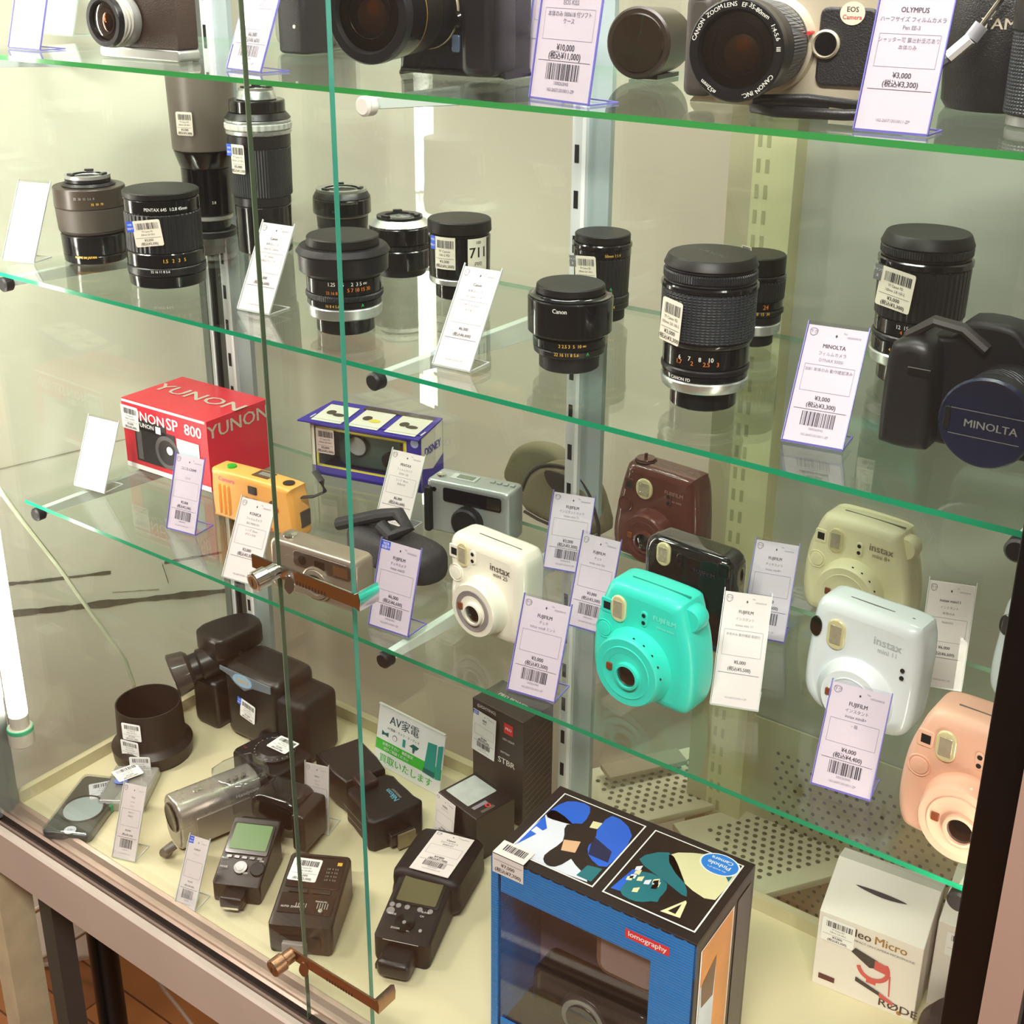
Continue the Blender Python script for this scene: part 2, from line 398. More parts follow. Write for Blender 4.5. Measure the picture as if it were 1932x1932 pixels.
# ============================================================= display case
ALU = mat('brushed_aluminium', '#c3c4c0', .35, .6); ALUG = mat('grey_aluminium', '#8f938f', .4, .3); ALUW = mat('white_aluminium', '#e6e8ea', .35, .2); ALUB = mat('bluish_strip', '#b4c2c4', .35, .3)
SILL = mat('bronze_rail', '#b8a192', .3, .55, bump=.1, scale=300, var=.15, vscale=12); SILLF = mat('bronze_front', '#cdbfb4', .42, .25, var=.1, vscale=8); GRV = mat('dusty_groove', '#33261f', .8, var=.5, vscale=200)
BASE = mat('cream_base_board', '#dcd2ac', .38, var=.05, vscale=5)
case = thing('display_case', 'tall aluminium and glass shop display case with cream base board', 'display case', (0, 0, -.445))
def cpart(bb, name, lab=None):
    o = bb.obj(name, case); o.location = (0, 0, .445)
    if lab: o['label'] = lab
    return o
b = B(); b.box((0, .145, -.444), (1.29, .44, .012), BASE); cpart(b, 'base_board', 'cream painted base board')
b = B(); b.box((0, .357, -.43), (1.26, .012, .022), mat('cream_skirting', '#c9bf9c', .5)); b.box((-.632, .14, -.43), (.010, .43, .022), mat('cream_skirting', '#c9bf9c', .5)); cpart(b, 'inner_skirting')
# bottom rail: two tracks and a front face, running the width
prof = [(-.070, -.450), (-.070, -.434), (-.0735, -.430), (-.079, -.431), (-.084, -.436), (-.091, -.437), (-.097, -.432), (-.1005, -.434), (-.1015, -.443), (-.1095, -.443), (-.1105, -.434), (-.1125, -.432), (-.114, -.434), (-.1145, -.440), (-.118, -.440), (-.119, -.430), (-.127, -.428), (-.130, -.431), (-.131, -.500), (-.126, -.503), (-.070, -.503)]
mm_ = [SILL] * 7 + [GRV] * 3 + [SILL] * 3 + [GRV] + [SILL] + [SILLF] * 6
b = B(); n = len(prof)
for i in range(n):
    a, c = prof[i], prof[(i + 1) % n]; b.add([(-.665, a[0], a[1]), (.66, a[0], a[1]), (.66, c[0], c[1]), (-.665, c[0], c[1])], [(0, 1, 2, 3)], mm_[min(i, len(mm_) - 1)])
b.add([(-.665, a[0], a[1]) for a in prof], [list(range(n))], SILLF); b.add([(.66, a[0], a[1]) for a in prof], [list(range(n))[::-1]], SILLF)
cpart(b, 'bottom_rail', 'worn bronze coloured sliding door rail')
b = B(); b.box((-.640, -.098, .30), (.034, .05, 1.48), ALUG, .003); cpart(b, 'corner_post')
BRW = mat('brown_steel', '#5d4438', .4)
b = B(); b.box((.6398, -.098, .25), (.026, .040, 1.50), mat('black_post', '#0d0a09', .35), .002); cpart(b, 'corner_post', 'black front right post')
b = B(); b.box((-.647, .36, .30), (.030, .03, 1.48), ALUG, .002); b.box((-.640, .343, .30), (.004, .004, 1.48), DARKHOLE); b.box((-.626, .343, .30), (.005, .006, 1.48), DARKHOLE); b.box((-.634, .342, .30), (.008, .006, 1.48), ALUW); cpart(b, 'corner_post')
b = B(); b.box((.645, .36, .30), (.030, .03, 1.48), ALUG, .002); cpart(b, 'corner_post')
def upright(x):
    b = B(); b.box((x, .350, .30), (.014, .012, 1.46), ALUW, .001); b.box((x + .0095, .349, .30), (.005, .012, 1.46), mat('white_lip', '#f6f7f8', .3)); b.box((x + .026, .353, .30), (.028, .008, 1.46), ALUB)
    z = -.40
    while z < .98:
        b.add([(x + a, .3436, z + c) for a, c in ((-.003, -.010), (.003, -.010), (.003, .010), (-.003, .010))], [(0, 1, 2, 3)], DARKHOLE); z += .0508
    cpart(b, 'shelf_upright')
for x in (-.604, -.004, .598): upright(x)
b = B(); b.box((-.636, .14, .30), (.005, .43, 1.46), GLASS); cpart(b, 'side_glass')
b = B(); b.box((.640, .14, .30), (.005, .43, 1.46), GLASS); cpart(b, 'side_glass')
b = B(); b.box((0, .364, .30), (1.26, .005, 1.46), glass('back_glass', (.915, .945, .905), r0=.06)); cpart(b, 'back_glass', 'pale green back glass')
b = B(); b.box((0, .125, 1.04), (1.33, .50, .02), ALU); cpart(b, 'top_board')
for x in (-.645, .640):
    b = B(); b.box((x, -.10, -.775), (.035, .05, .545), mat('cream_leg', '#c9bd9c', .5, var=.25, vscale=25)); cpart(b, 'leg')
b = B(); b.box((-.6, -.06, -.775), (.03, .03, .545), mat('dark_grey_leg', '#4a4642', .5)); cpart(b, 'leg', 'dark grey inner leg')

# glass shelves: clear sheet, green cut edge
def shelf(z, label, em, y0=0., y1=.338, x0=-.625, x1=.63):
    t = thing('glass_shelf', label, 'shelf', (0, 0, z - .005), 0, 'glass shelves in the case')
    b = B(); b.add([(x0, y0, .005), (x1, y0, .005), (x1, y1, .005), (x0, y1, .005)], [(0, 1, 2, 3)], GLASS)
    b.add([(x0, y0, 0), (x1, y0, 0), (x1, y1, 0), (x0, y1, 0)], [(3, 2, 1, 0)], GLASS)
    b.obj('glass_sheet', t)
    b = B(); b.add([(x0, y0, 0), (x1, y0, 0), (x1, y0, .005), (x0, y0, .005)], [(0, 1, 2, 3)], em); b.obj('front_edge', t)
    b = B(); b.add([(x0, y1, 0), (x1, y1, 0), (x1, y1, .005), (x0, y1, .005)], [(3, 2, 1, 0)], mat('back_edge_green', '#8fb89c', .2)); b.obj('back_edge', t)
shelf(S1, 'topmost glass shelf, holding the large cameras', EDGED)
shelf(S2, 'middle glass shelf, holding the row of lenses', EDGE)
shelf(S3, 'lowest glass shelf, holding the instant cameras', EDGE)
for z, w1 in ((S1, 'topmost'), (S2, 'middle'), (S3, 'lowest')):
    for x, w2 in ((-.6, 'left end'), (0, 'middle'), (.6, 'right end')):
        t = thing('shelf_bracket', 'white steel bracket under the %s of the %s glass shelf' % (w2, w1), 'bracket', (x, .343, z - .007), 0, 'brackets under the glass shelves')
        b = B(); b.M = Matrix(((0, 0, 1, 0), (1, 0, 0, 0), (0, 1, 0, 0), (0, 0, 0, 1)))
        b.slab([(0, -.030), (0, 0), (-.338, 0), (-.338, -.010)], -.0045, .0045, mat('bracket_white', '#e4eae6', .35), .0006, 1); b.obj('arm', t)
        b = B(); b.M = T(0, -.338, -.007) @ RX(PI / 2); b.cyl(.009, -.004, .010, mat('rubber_white', '#e9e4da', .5) if z == S1 else DARKHOLE, bev=.002, seg=20); b.obj('rubber_tip', t)
# sliding glass doors
def door(x0, x1, y, name_label, em, side):
    t = thing('sliding_glass_door', name_label, 'door', ((x0 + x1) / 2, y, -.436), 0, 'sliding doors of the case')
    w_ = (x1 - x0); h = 1.46
    b = B(); b.box((0, 0, h / 2), (w_, .005, h), DOORG); b.obj('pane', t)
    xs = -w_ / 2 if side < 0 else w_ / 2
    b = B(); b.box((xs + side * .0004, 0, h / 2), (.0008, .0052, h), em); b.obj('polished_edge', t)
door(-.622, .043, -.086, 'left sliding glass door, its green right edge crossing the shelves', EDGET, 1)
door(-.036, .633, -.104, 'right sliding glass door, its thin olive left edge in front', EDGEO, -1)

# ratchet locks on the doors
def lock(px, py, label, mt, x0, x1, yaw):
    p = aty(px, py, -.116); z = p.z
    t = thing('showcase_lock', label, 'lock', (x0, -.110, z), 0, 'ratchet locks on the glass doors')
    L = x1 - x0
    b = B(); b.M = FRONT; b.slab([(0, -.007), (L, -.007), (L, .007), (0, .007)], -.0012, .0012, mt, .0004, 1)
    for k in range(10): b.quad(L * .45 + k * .004, -.007, L * .45 + k * .004 + .0012, -.003, GRV, .0014)
    b.obj('ratchet_bar', t)
    b = B(); b.M = T(L, 0, 0) @ FRONT; b.slab([(0, -.007), (0, .007), (.005, .010), (.007, .002), (.006, -.009)], -.026, .0014, mt, .0006, 1); b.obj('hook', t)
    b = B(); bx = p.x - x0; b.M = T(bx, 0, 0) @ RZ(yaw) @ RX(PI / 2 + .12)
    b.cyl(.0078, 0, .014, mt, bev=.001); b.cyl(.0100, .012, .028, mt, bev=.0012); b.obj('barrel', t)
    b = B(); b.M = T(bx, 0, 0) @ RZ(yaw) @ RX(PI / 2 + .12); b.poly(rrect(.0012, .008, .0005), DARKHOLE, .0287); b.cyl(.007, .0275, .0284, mat('brass_core', '#a07848', .3, .8)); b.obj('keyhole', t)
    b = B(); b.M = T(bx + .018, -.004, -.006) @ RZ(.5) @ FRONT; b.slab(smoothpoly([(0, .008), (.006, .004), (.0065, -.006), (.001, -.012), (-.004, -.004)]), -.001, .001, mt, .0004, 1); b.obj('thumb_tab', t)
lock(514, 1080, 'chrome ratchet lock on the doors, above the lowest shelf edge', CHR, aty(476, 1055, -.11).x, aty(668, 1093, -.11).x, -.15)
lock(545, 1806, 'bronze toned ratchet lock near the bottom rail', mat('bronze_steel', '#b08a6c', .25, .9), aty(546, 1775, -.11).x, aty(706, 1880, -.11).x, -.15)

# fluorescent tubes in the front corners: the case's own light
TUBE = mat('lit_tube', '#fff6ea', .4, emit=28.)
TUBER = mat('lit_tube_right', '#fff0e0', .4, emit=22.)
def tube(x, y, z0, z1, label, m):
    t = thing('fluorescent_tube', label, 'light', (x, y, z0 - .03), 0, 'upright tubes in the front corners')
    b = B(); b.cyl(.0125, .03, z1 - z0, m, bev=.004, seg=24); b.obj('glass_tube', t)
    b = B(); b.cyl(.0125, .012, .03, mat('ivory_plastic', '#d9d2c2', .4)); b.cyl(.017, -.016, .012, mat('ivory_plastic', '#d9d2c2', .4), bev=.002); b.obj('end_cap', t)
    b = B(); b.cyl(.0172, .004, .011, mat('green_ring', '#3fbf8a', .4)); b.obj('ring', t)
    b = B(); b.box((-.016 if x < 0 else .012, 0, .0), (.006, .01, .05), ALUG); b.obj('clip', t)
tube(-.606, -.066, -.285, .98, 'lit white tube standing in the front left corner of the case', TUBE)
tube(.6415, -.045, -.40, .085, 'lit tube standing behind the black front right post', TUBER)
# power cord of the left tube
pts = [atx(-14, 905, -.618), aty(40, 980, .03), aty(110, 1068, .08), aty(174, 1160, .12), aty(215, 1215, .15), aty(238, 1250, .16), aty(252, 1290, .17), aty(256, 1340, .18)]
b = B(); b.tube(pts, .0032, mat('ivory_cord', '#d8d4bc', .45)); tag(b.obj('power_cord'), 'ivory power cord slanting down the left end of the case', 'cord')
# under the case
b = B(); b.cyl(.0215, -1.05, -.52, mat('black_pole', '#0c0a0c', .35), c=(0, 0)); o = b.obj('black_pole'); q = aty(203, 1850, .02); o.location = (q.x, .02, 0); tag(o, 'black round pole standing under the case', 'pole')
def cord(name, pp, r, label, col):
    b = B(); b.tube([aty(*p) for p in pp], r, mat('cord_' + col.strip('#'), col, .5)); tag(b.obj(name), label, 'cord', 'cords under the case')
cord('floor_cord', [(-40, 1800, -.02), (0, 1765, -.02), (45, 1732, -.02), (86, 1706, -.02), (130, 1680, -.0)], .0042, 'white cord slanting behind the left leg of the case', '#d9c8b6')
cord('floor_cord', [(20, 1835, .1), (60, 1818, .1), (110, 1790, .1), (165, 1755, .1)], .0038, 'grey cord under the case, left of the black pole', '#a89a88')
cord('floor_cord', [(285, 1830, .05), (310, 1868, .05), (340, 1905, .05), (375, 1950, .05)], .0030, 'thin cord hanging under the case, right of the black pole', '#b09a86')
b = B(); b.box((.6665, -.122, .1), (.024, .02, 2.0), mat('bronze_strip', '#a88a7c', .5)); b.box((.760, -.118, .1), (.16, .02, 2.0), mat('dark_panel', '#141210', .4)); tag(b.obj('next_case'), 'edge of a neighbouring case in dark brown beside the black post', 'display case')

# ============================================================= price cards
CARDG = 'price cards standing in acrylic holders'
def card_art(b, w, h, brand, kind, model, notes, price, tax, bar, web):
    s = w / 55.
    def tx(st, u, v, sz, m=INK, sx=.9): 
        if st: b.text(st, u * s, v * h, sz * s * 1.35, m, .0007, sx)
    if web:
        b.quad(-.5 * w, .90 * h, -.27 * w, .995 * h, BLUEP, .0006); tx('WEB', -21, .965, 3.4, PAPERW); tx('掲載中', -21, .925, 3.2, PAPERW)
    else:
        o = smoothpoly([(-25, .925), (-22, .905), (-18, .925), (-18, .965), (-22, .975), (-25, .965)], 2)
        b.poly([(u * s, v * h) for u, v in o], INKG, .0005); b.poly([((u + 21.6) * .82 * s - 21.6 * s, ((v - .94) * .8 + .94) * h) for u, v in o], PAPER, .0006); tx('下ク', -21.5, .94, 3.0)
    b.poly([(-1.2 * s, .925 * h), (0, .91 * h), (1.2 * s, .925 * h), (0, .94 * h)], INK, .0006)
    tx('No.', 8, .955, 2.0, INKG); tx('10026304218', 16, .925, 2.0, INKG)
    tx(brand, 0, .83, 4.0, INK); tx(kind, 0, .765, 3.1, INKG); tx(model, 0, .71, 3.1, INKG)
    for (v0) in (.665, .44):
        b.quad(-.42 * w, v0 * h, .42 * w, v0 * h + .0003, INKG, .0006)
    for u0 in (-.42, .42): b.quad(u0 * w, .44 * h, u0 * w + .0003, .665 * h, INKG, .0006)
    for i, nline in enumerate(notes): tx(nline, 0, .625 - .05 * i, 2.9, INKG)
    tx(price, 0, .385, 4.2); tx('(税込' + tax + ')' if tax else '', 0, .325, 4.2)
    b.quad(-.44 * w, .285 * h, .44 * w, .285 * h + .0004, INK, .0006)
    if bar: b.bars(-.28 * w, .28 * w, .15 * h, .27 * h, INK, .0006, 30); tx('1000263042', 0, .125, 2.3, INKG)
    tx('162-260712010011-ZP', 0, .075, 2.3, INKG)
def price_card(BL, BR, TL, z, label, brand='', kind='', model='', notes=(), price='', tax='', bar=True, web=False, blank=False, edge='v', foot=.034, hmax=.11):
    a, c = at(*BL, z), at(*BR, z); wv = c - a; w = wv.length; ux = wv.normalized(); up = Vector((0, 0, 1)); nb = Vector((-ux.y, ux.x, 0))
    # top-left corner lies on its pixel ray: a + lean*nb + rise*up
    d = ray(*TL); M3 = Matrix((nb, up, -d)).transposed(); sol = M3.inverted() @ (CAM - a); lean, rise = sol.x, sol.y
    ang = math.atan2(lean, rise); ang = max(.10, min(.62, ang)); h = min(hmax, max(.05, math.hypot(lean, rise)))
    yaw = math.atan2(ux.y, ux.x); mid = (a + c) / 2
    t = thing('price_card', label, 'price card', (mid.x, mid.y, z + .0006), yaw, CARDG)
    LM = T(0, 0, .001) @ RX(-ang) @ FRONT
    holder = ACRB if edge == 'v' else ACR; em = VEDGE if edge == 'v' else CEDGE
    b = B(LM); b.slab([(-w / 2, 0), (w / 2, 0), (w / 2, h), (-w / 2, h)], -.0004, .0004, PAPERW if blank == 'white' else PAPER)
    if not blank: card_art(b, w, h, brand, kind, model, notes, price, tax, bar, web)
    b.obj('card', t, smooth=0)
    b = B(LM); b.quad(-w / 2 - .001, 0, w / 2 + .001, h * 1.03, holder, .0014)
    for u in (-w / 2 - .0012, w / 2 + .0002): b.slab([(u, 0), (u + .0008, 0), (u + .0008, h * 1.03), (u, h * 1.03)], -.0005, .0016, em)
    b.M = T(0, 0, 0); b.add([(-w / 2, 0, .0006), (w / 2, 0, .0006), (w / 2, foot, .0006), (-w / 2, foot, .0006)], [(0, 1, 2, 3)], holder)
    b.box((0, .0002, .001), (w + .002, .0012, .0018), em); b.box((w / 2, foot / 2, .0006), (.0011, foot, .0012), em); b.box((0, foot, .0006), (w, .0011, .0012), em)
    b.obj('acrylic_holder', t, smooth=0)
    return t

# stickers and hanging tags on goods (parts of the thing they are stuck to)
def tag_art(b, w, h, big=None, web=None, m=None):
    m = m or CREAMP
    b.slab(rrect(w, h, .0022, 3), -.0001, .0001, m)
    if web:
        b.quad(-w / 2 - .0065, h * .10, -w / 2 + .0015, h / 2, web, .0004); b.text('WEB' if web is BLUEP else 'ジャンク', -w / 2 - .0025, h * .37, .0032, PAPERW, .0006, .8); b.text('掲載中' if web is BLUEP else '品', -w / 2 - .0025, h * .22, .0030, PAPERW, .0006, .8)
    if big:
        b.text('100', 0, h * .37, h * .13, INK, .0004); b.text(big, 0, h * .05, h * .42, mat('black_print', '#151417', .5), .0004, .95); b.text('円引', 0, -h * .28, h * .14, INK, .0004)
        return
    b.bars(-w * .36, w * .42, h * .16, h * .40, INK, .0004, 26)
    for i, st in enumerate(('TF Canon FD', '100mm 2.8 100-2')): b.text(st, 0, h * (.07 - .12 * i), h * .095, INK, .0004, .85)
    b.quad(-w * .44, -h * .17, w * .44, -h * .17 + .0003, INK, .0004)
    b.text('¥3,000', 0, -h * .26, h * .13, INK, .0004); b.text('(税込¥3,300)', 0, -h * .40, h * .13, INK, .0004)

# ============================================================= lenses
LG = 'camera lenses standing on the middle shelf'
def seg_prof(r0, r1, z0, z1, c):
    c = min(c, (z1 - z0) * .45)
    return [(0, z0), (r0 - c, z0), (r0, z0 + c), (r1, z1 - c), (r1 - c, z1), (0, z1)]
def lens(label, cx, yb, w, yt, z, segs, marks=(), stickers=(), topk=None, mount=None, H=None, captext=None, name='camera_lens'):
    X = at(cx, yb, z); r = w * dep(X) / (2 * F); aw = Vector((X.x - CAM.x, X.y - CAM.y, 0)).normalized(); c = X + aw * r
    tk = topk or segs[-1][3]
    if H is None: H = hz((c + aw * r * tk), yt)
    t = thing(name, label, 'camera lens', (c.x, c.y, z + .0003), 0, LG)
    parts = {}
    prev = None; kk = 0
    for s_ in segs:
        t0, t1, k0, k1, m, pn = s_[:6]
        if pn != prev: kk += 1
        prev = pn; b = parts.setdefault((kk, pn), B()); b.lathe(seg_prof(r * k0, r * k1, t0 * H, t1 * H, .0012), m)
    if captext:
        b = [v_ for k_, v_ in parts.items() if k_[1] == 'front_cap'][0]; b.M = T(0, 0, H + .00005) @ RZ(-.5); b.text(captext, 0, 0, r * .34, mat('cap_lettering', '#3a3a38', .4), .0001); b.M = Matrix()
    for (_, pn), b in parts.items(): b.obj(pn, t)
    if mount:    # rear mount facing up: bright flange, dark throat, lugs
        rk, m = mount; R_ = r * rk
        b = B(); b.lathe([(R_ * .62, H), (R_ * .70, H + .003), (R_, H + .003), (R_, H - .001)], m); b.obj('mount_ring', t)
        b = B(); b.lathe([(0, H - .004), (R_ * .60, H - .004), (R_ * .66, H + .0031)], mat('mount_throat', '#0b090b', .3)); 
        b.obj('rear_element', t)
        for a in (.4, 2.4, 4.6): b = B(); b.M = RZ(a) @ T(R_ * .8, 0, H + .004); b.box((0, 0, 0), (.005, .011, .003), BLK, .0006); b.obj('mount_lug', t)
    ca = math.atan2(-aw.y, -aw.x)      # direction facing the camera
    def wrap(R_): 
        def f(p):
            a = ca + p.x / R_; return Vector((math.cos(a) * (R_ + p.y), math.sin(a) * (R_ + p.y), p.z))
        return f
    if marks:
        for (tv, k, du, st, sz, m) in marks:
            b = B(); b.M = Matrix(((1, 0, 0, 0), (0, 0, 1, 0), (0, 1, 0, 0), (0, 0, 0, 1)))
            R_ = r * k + .0002; b.W = wrap(R_); b.text(st, du * r, tv * H, sz, m, .0, .9); b.obj('scale_marking', t, smooth=0)
    for (du, tv, k, sw, sh, big, web, flat) in stickers:
        b = B(); R_ = r * k + .0005
        if flat: b.M = RZ(ca + du) @ T(R_ + .0006, 0, tv * H) @ RZ(PI / 2) @ FRONT @ T(0, 0, 0) @ RZ(flat)
        else:
            b.M = Matrix(((1, 0, 0, 0), (0, 0, 1, 0), (0, 1, 0, tv * H), (0, 0, 0, 1))); f0 = wrap(R_); b.W = (lambda f0, du, R_: (lambda p: f0(Vector((p.x + du * R_, p.y, p.z)))))(f0, du, R_)
        if flat: tag_art(b, sw, sh, big, web)
        else:
            # curved: subdivide the paper across its width
            b.quad(-sw / 2, -sh / 2, sw / 2, sh / 2, CREAMP, 0, 10)
            if web: b.quad(-sw / 2 - .008, sh * .08, -sw / 2 + .0005, sh / 2, web, .0003, 3); b.text('WEB', -sw / 2 - .004, sh * .38, .0034, PAPERW, .0005); b.text('掲載中', -sw / 2 - .004, sh * .2, .0028, PAPERW, .0005)
            if big: b.text('100', 0, sh * .37, sh * .13, INK, .0003); b.text(big, 0, sh * .05, sh * .46, mat('black_print', '#151417', .5), .0003, .95); b.text('円引', 0, -sh * .3, sh * .14, INK, .0003)
            else:
                b.bars(-sw * .36, sw * .42, sh * .16, sh * .40, INK, .0003, 22); b.text('TF Canon', 0, sh * .06, sh * .10, INK, .0003); b.text('100-2 FD', 0, -sh * .06, sh * .10, INK, .0003)
                b.quad(-sw * .44, -sh * .17, sw * .44, -sh * .17 + .0003, INK, .0003, 6); b.text('¥3,000', 0, -sh * .26, sh * .12, INK, .0003); b.text('(税込¥3,300)', 0, -sh * .40, sh * .12, INK, .0003)
        b.obj('price_sticker', t, smooth=0)
    return t
RG = ribbed('ribbed_black', '#18191c', 46); RF = ribbed('fine_knurl', '#202226', 110); RS = ribbed('ribbed_silver', '#d6d6d0', 30, .3)
BRL = mat('reflection_brown_barrel', '#3b332b', .32)  # brown reflection in the door glass, put into the barrel colour
lens('black zoom lens with mount facing up, leftmost lens beside the blank white card', 184, 500, 116, 326, S2,
     [(0, .10, 1, 1.02, BLKG, 'front_ring'), (.10, .34, 1.02, 1.04, BLKG, 'front_ring'), (.34, .38, 1.0, 1.06, BRL, 'barrel'), (.38, .66, 1.08, 1.12, mat('reflection_brown_grip', '#453f37', .5), 'grip'), (.66, .90, 1.14, 1.14, BRL, 'barrel'), (.90, .94, .85, .8, BLK, 'collar'), (.94, 1, .72, .72, BLK, 'collar')],  # grip takes the same painted brown reflection as the barrel
     marks=[(.09, 1.025, -.35, 'MADE IN JAPAN', .0042, YTXT), (.80, 1.145, -.2, '22  28  35  5.6  8', .004, SILD), (.73, 1.145, .2, '35  50  70', .004, YTXT)], mount=(.72, SILD))
lens('stout black wide lens with flat cap and blue marked price sticker', 320, 546, 142, 343, S2,
     [(0, .13, 1, 1.02, BLKG, 'rear_cap'), (.13, .22, 1.04, 1.04, BLK, 'barrel'), (.22, .37, 1.02, 1.02, BLKG, 'barrel'), (.37, .78, 1.0, 1.0, RG, 'focus_ring'), (.78, .93, .99, .99, BLKG, 'barrel'), (.93, 1, 1.0, 1.0, CAPT, 'front_cap')],
     marks=[(.84, .992, .1, 'PENTAX 645  1:2.8 45mm', .0052, WTXT), (.30, 1.022, .2, '1.5   2   3   5', .0058, YTXT), (.19, 1.042, -.2, '22 16 11 8 5.6', .0042, WTXT)],
     stickers=[(-.42, .60, 1.0, .034, .030, None, BLUEP, .12)])
lens('very tall telephoto lens with brown grey hood, tallest lens on the middle shelf', 400, 452, 92, 0, S2,
     [(0, .04, 1.05, 1.05, BLK, 'rear_cap'), (.04, .10, .82, .84, BLKG, 'mount'), (.10, .13, .95, .95, SILD, 'mount_ring'), (.13, .40, 1.0, 1.02, BLKG, 'barrel'), (.40, .5, 1.05, 1.25, BLKG, 'barrel'), (.5, 1, 1.28, 1.34, mat('brown_grey_hood', '#6a6258', .38), 'lens_hood')],
     marks=[(.21, 1.0, .2, '2.8', .005, WTXT)], stickers=[(-.55, .66, 1.31, .024, .030, None, None, .001)], H=.232)
lens('tall black telephoto lens with bright silver ring and hanging blue marked tag', 503, 482, 103, 166, S2,
     [(0, .30, 1.0, 1.02, BLKG, 'front_barrel'), (.30, .36, 1.03, 1.03, BLK, 'front_barrel'), (.36, .66, 1.10, 1.12, GRIP, 'grip'), (.66, .74, 1.13, 1.13, BLK, 'barrel'), (.74, .77, 1.18, 1.18, SIL, 'silver_ring'), (.77, .81, 1.21, 1.21, RS, 'silver_ring'), (.81, .83, 1.18, 1.18, SIL, 'silver_ring'), (.83, .87, 1.18, 1.05, BLK, 'collar'), (.87, .945, 1.0, 1.0, BLKG, 'collar'), (.945, 1, .72, .66, SIL, 'mount')],
     stickers=[(-.75, .60, 1.12, .022, .036, None, BLUEP, .001)], mount=(.62, SILD))
lens('short black mount adapter with silver rim, rearmost left of the tall green door edge', 648, 452, 96, 350, S2,
     [(0, .18, 1, 1, BLKG, 'rear_cap'), (.18, .45, 1.0, 1.02, BLK, 'barrel'), (.45, .50, 1.06, 1.06, SILD, 'chrome_line'), (.50, .85, 1.15, 1.15, BLKG, 'barrel'), (.85, 1, 1.13, 1.02, BLK, 'barrel')],
     marks=[(.80, 1.155, .3, 'CANON LENS 50', .0035, SILD), (.62, 1.155, -.3, '1 3 5', .0035, GTXT)], mount=(1.0, SILD))
lens('black prime lens with silver chamfered rear ring facing up, behind the wide capped lens', 757, 527, 104, 401, S2,
     [(0, .12, .92, .95, BLK, 'front_ring'), (.12, .48, 1.08, 1.10, BLKG, 'barrel'), (.48, .58, 1.06, 1.06, RG, 'focus_ring'), (.58, .88, 1.12, 1.13, BLKG, 'barrel'), (.88, 1, 1.13, .93, SIL, 'silver_ring')],
     mount=(.84, BLK))
lens('black lens with wide round cap, orange distance scale and silver ring behind the glass edge', 654, 634, 111, 428, S2,
     [(0, .17, 1, 1, BLKG, 'rear_cap'), (.17, .29, 1.26, 1.29, SIL, 'silver_ring'), (.29, .37, 1.28, 1.28, BLKG, 'barrel'), (.37, .43, 1.33, 1.33, RF, 'aperture_ring'), (.43, .60, 1.28, 1.28, BLKG, 'barrel'), (.60, .64, 1.30, 1.34, BLK, 'barrel'), (.64, .83, 1.52, 1.54, BLK, 'front_rim'), (.83, .90, 1.60, 1.50, BLKM, 'front_rim'), (.90, 1, 1.24, 1.22, CAPT, 'front_cap')],
     marks=[(.56, 1.282, .1, '1.25  1.5     2  3 5 ∞', .0055, WTXT), (.50, 1.282, .5, '5 7 10 15 30', .0055, OTXT), (.47, 1.282, -.4, '22 16 8 4', .0045, OTXT), (.33, 1.282, -.4, '16 8 4 5.6 8', .0042, YTXT), (.33, 1.282, .6, 'A', .005, GTXT)])
lens('black lens with flat cap bearing a white numbered sticker, left of the second price card', 868, 568, 92, 399, S2,
     [(0, .20, 1, 1, BLKG, 'rear_cap'), (.20, .28, 1.26, 1.28, SIL, 'silver_ring'), (.28, .80, 1.26, 1.28, BLKG, 'barrel'), (.80, .84, 1.22, 1.22, BLK, 'barrel'), (.84, 1, 1.32, 1.30, CAPT, 'front_cap')],
     stickers=[(-.50, .62, 1.28, .026, .036, None, BLUEP, False), (.62, .60, 1.28, .026, .036, '711', None, False)])
lens('slim black lens with clip cap and grey marked sticker, behind the glossy hooded lens', 1132, 610, 92, 427, S2,
     [(0, .14, 1, 1, BLKM, 'rear_cap'), (.14, .22, 1.16, 1.16, BLK, 'aperture_ring'), (.22, .30, 1.16, 1.16, RF, 'aperture_ring'), (.30, .74, 1.12, 1.16, RG, 'focus_ring'), (.74, .84, 1.18, 1.18, BLKG, 'barrel'), (.84, .90, 1.22, 1.22, BLKG, 'barrel'), (.90, 1, 1.14, 1.14, CAPT, 'front_cap')],
     marks=[(.19, 1.165, .45, '2.8 4', .0045, YTXT), (.40, 1.14, .4, 'A', .005, GTXT), (.79, 1.185, .45, '50mm 1:1.4', .0042, YTXT)],
     stickers=[(-.55, .62, 1.2, .026, .030, None, GREYP, .08)])
lens('glossy black hooded prime lens with yellow aperture numbers, centre front of the middle shelf', 1073, 707, 116, 518, S2,
     [(0, .19, 1, 1, BLKM, 'rear_cap'), (.19, .28, 1.18, 1.2, BLK, 'aperture_ring'), (.28, .40, 1.22, 1.22, BLKG, 'barrel'), (.40, .44, 1.20, 1.20, BLK, 'barrel'), (.44, .86, 1.39, 1.40, BLKG, 'hood_barrel'), (.86, .90, 1.36, 1.22, BLKG, 'hood_barrel'), (.90, 1, 1.14, 1.12, CAPT, 'front_cap')],
     marks=[(.78, 1.402, -.35, 'Canon', .0058, WTXT), (.355, 1.222, .1, '2 2.5 3  5  10 ∞', .0045, YTXT), (.25, 1.2, -.1, '22 16 11 8 5.6', .0045, YTXT), (.25, 1.2, .62, 'A', .005, GTXT)])
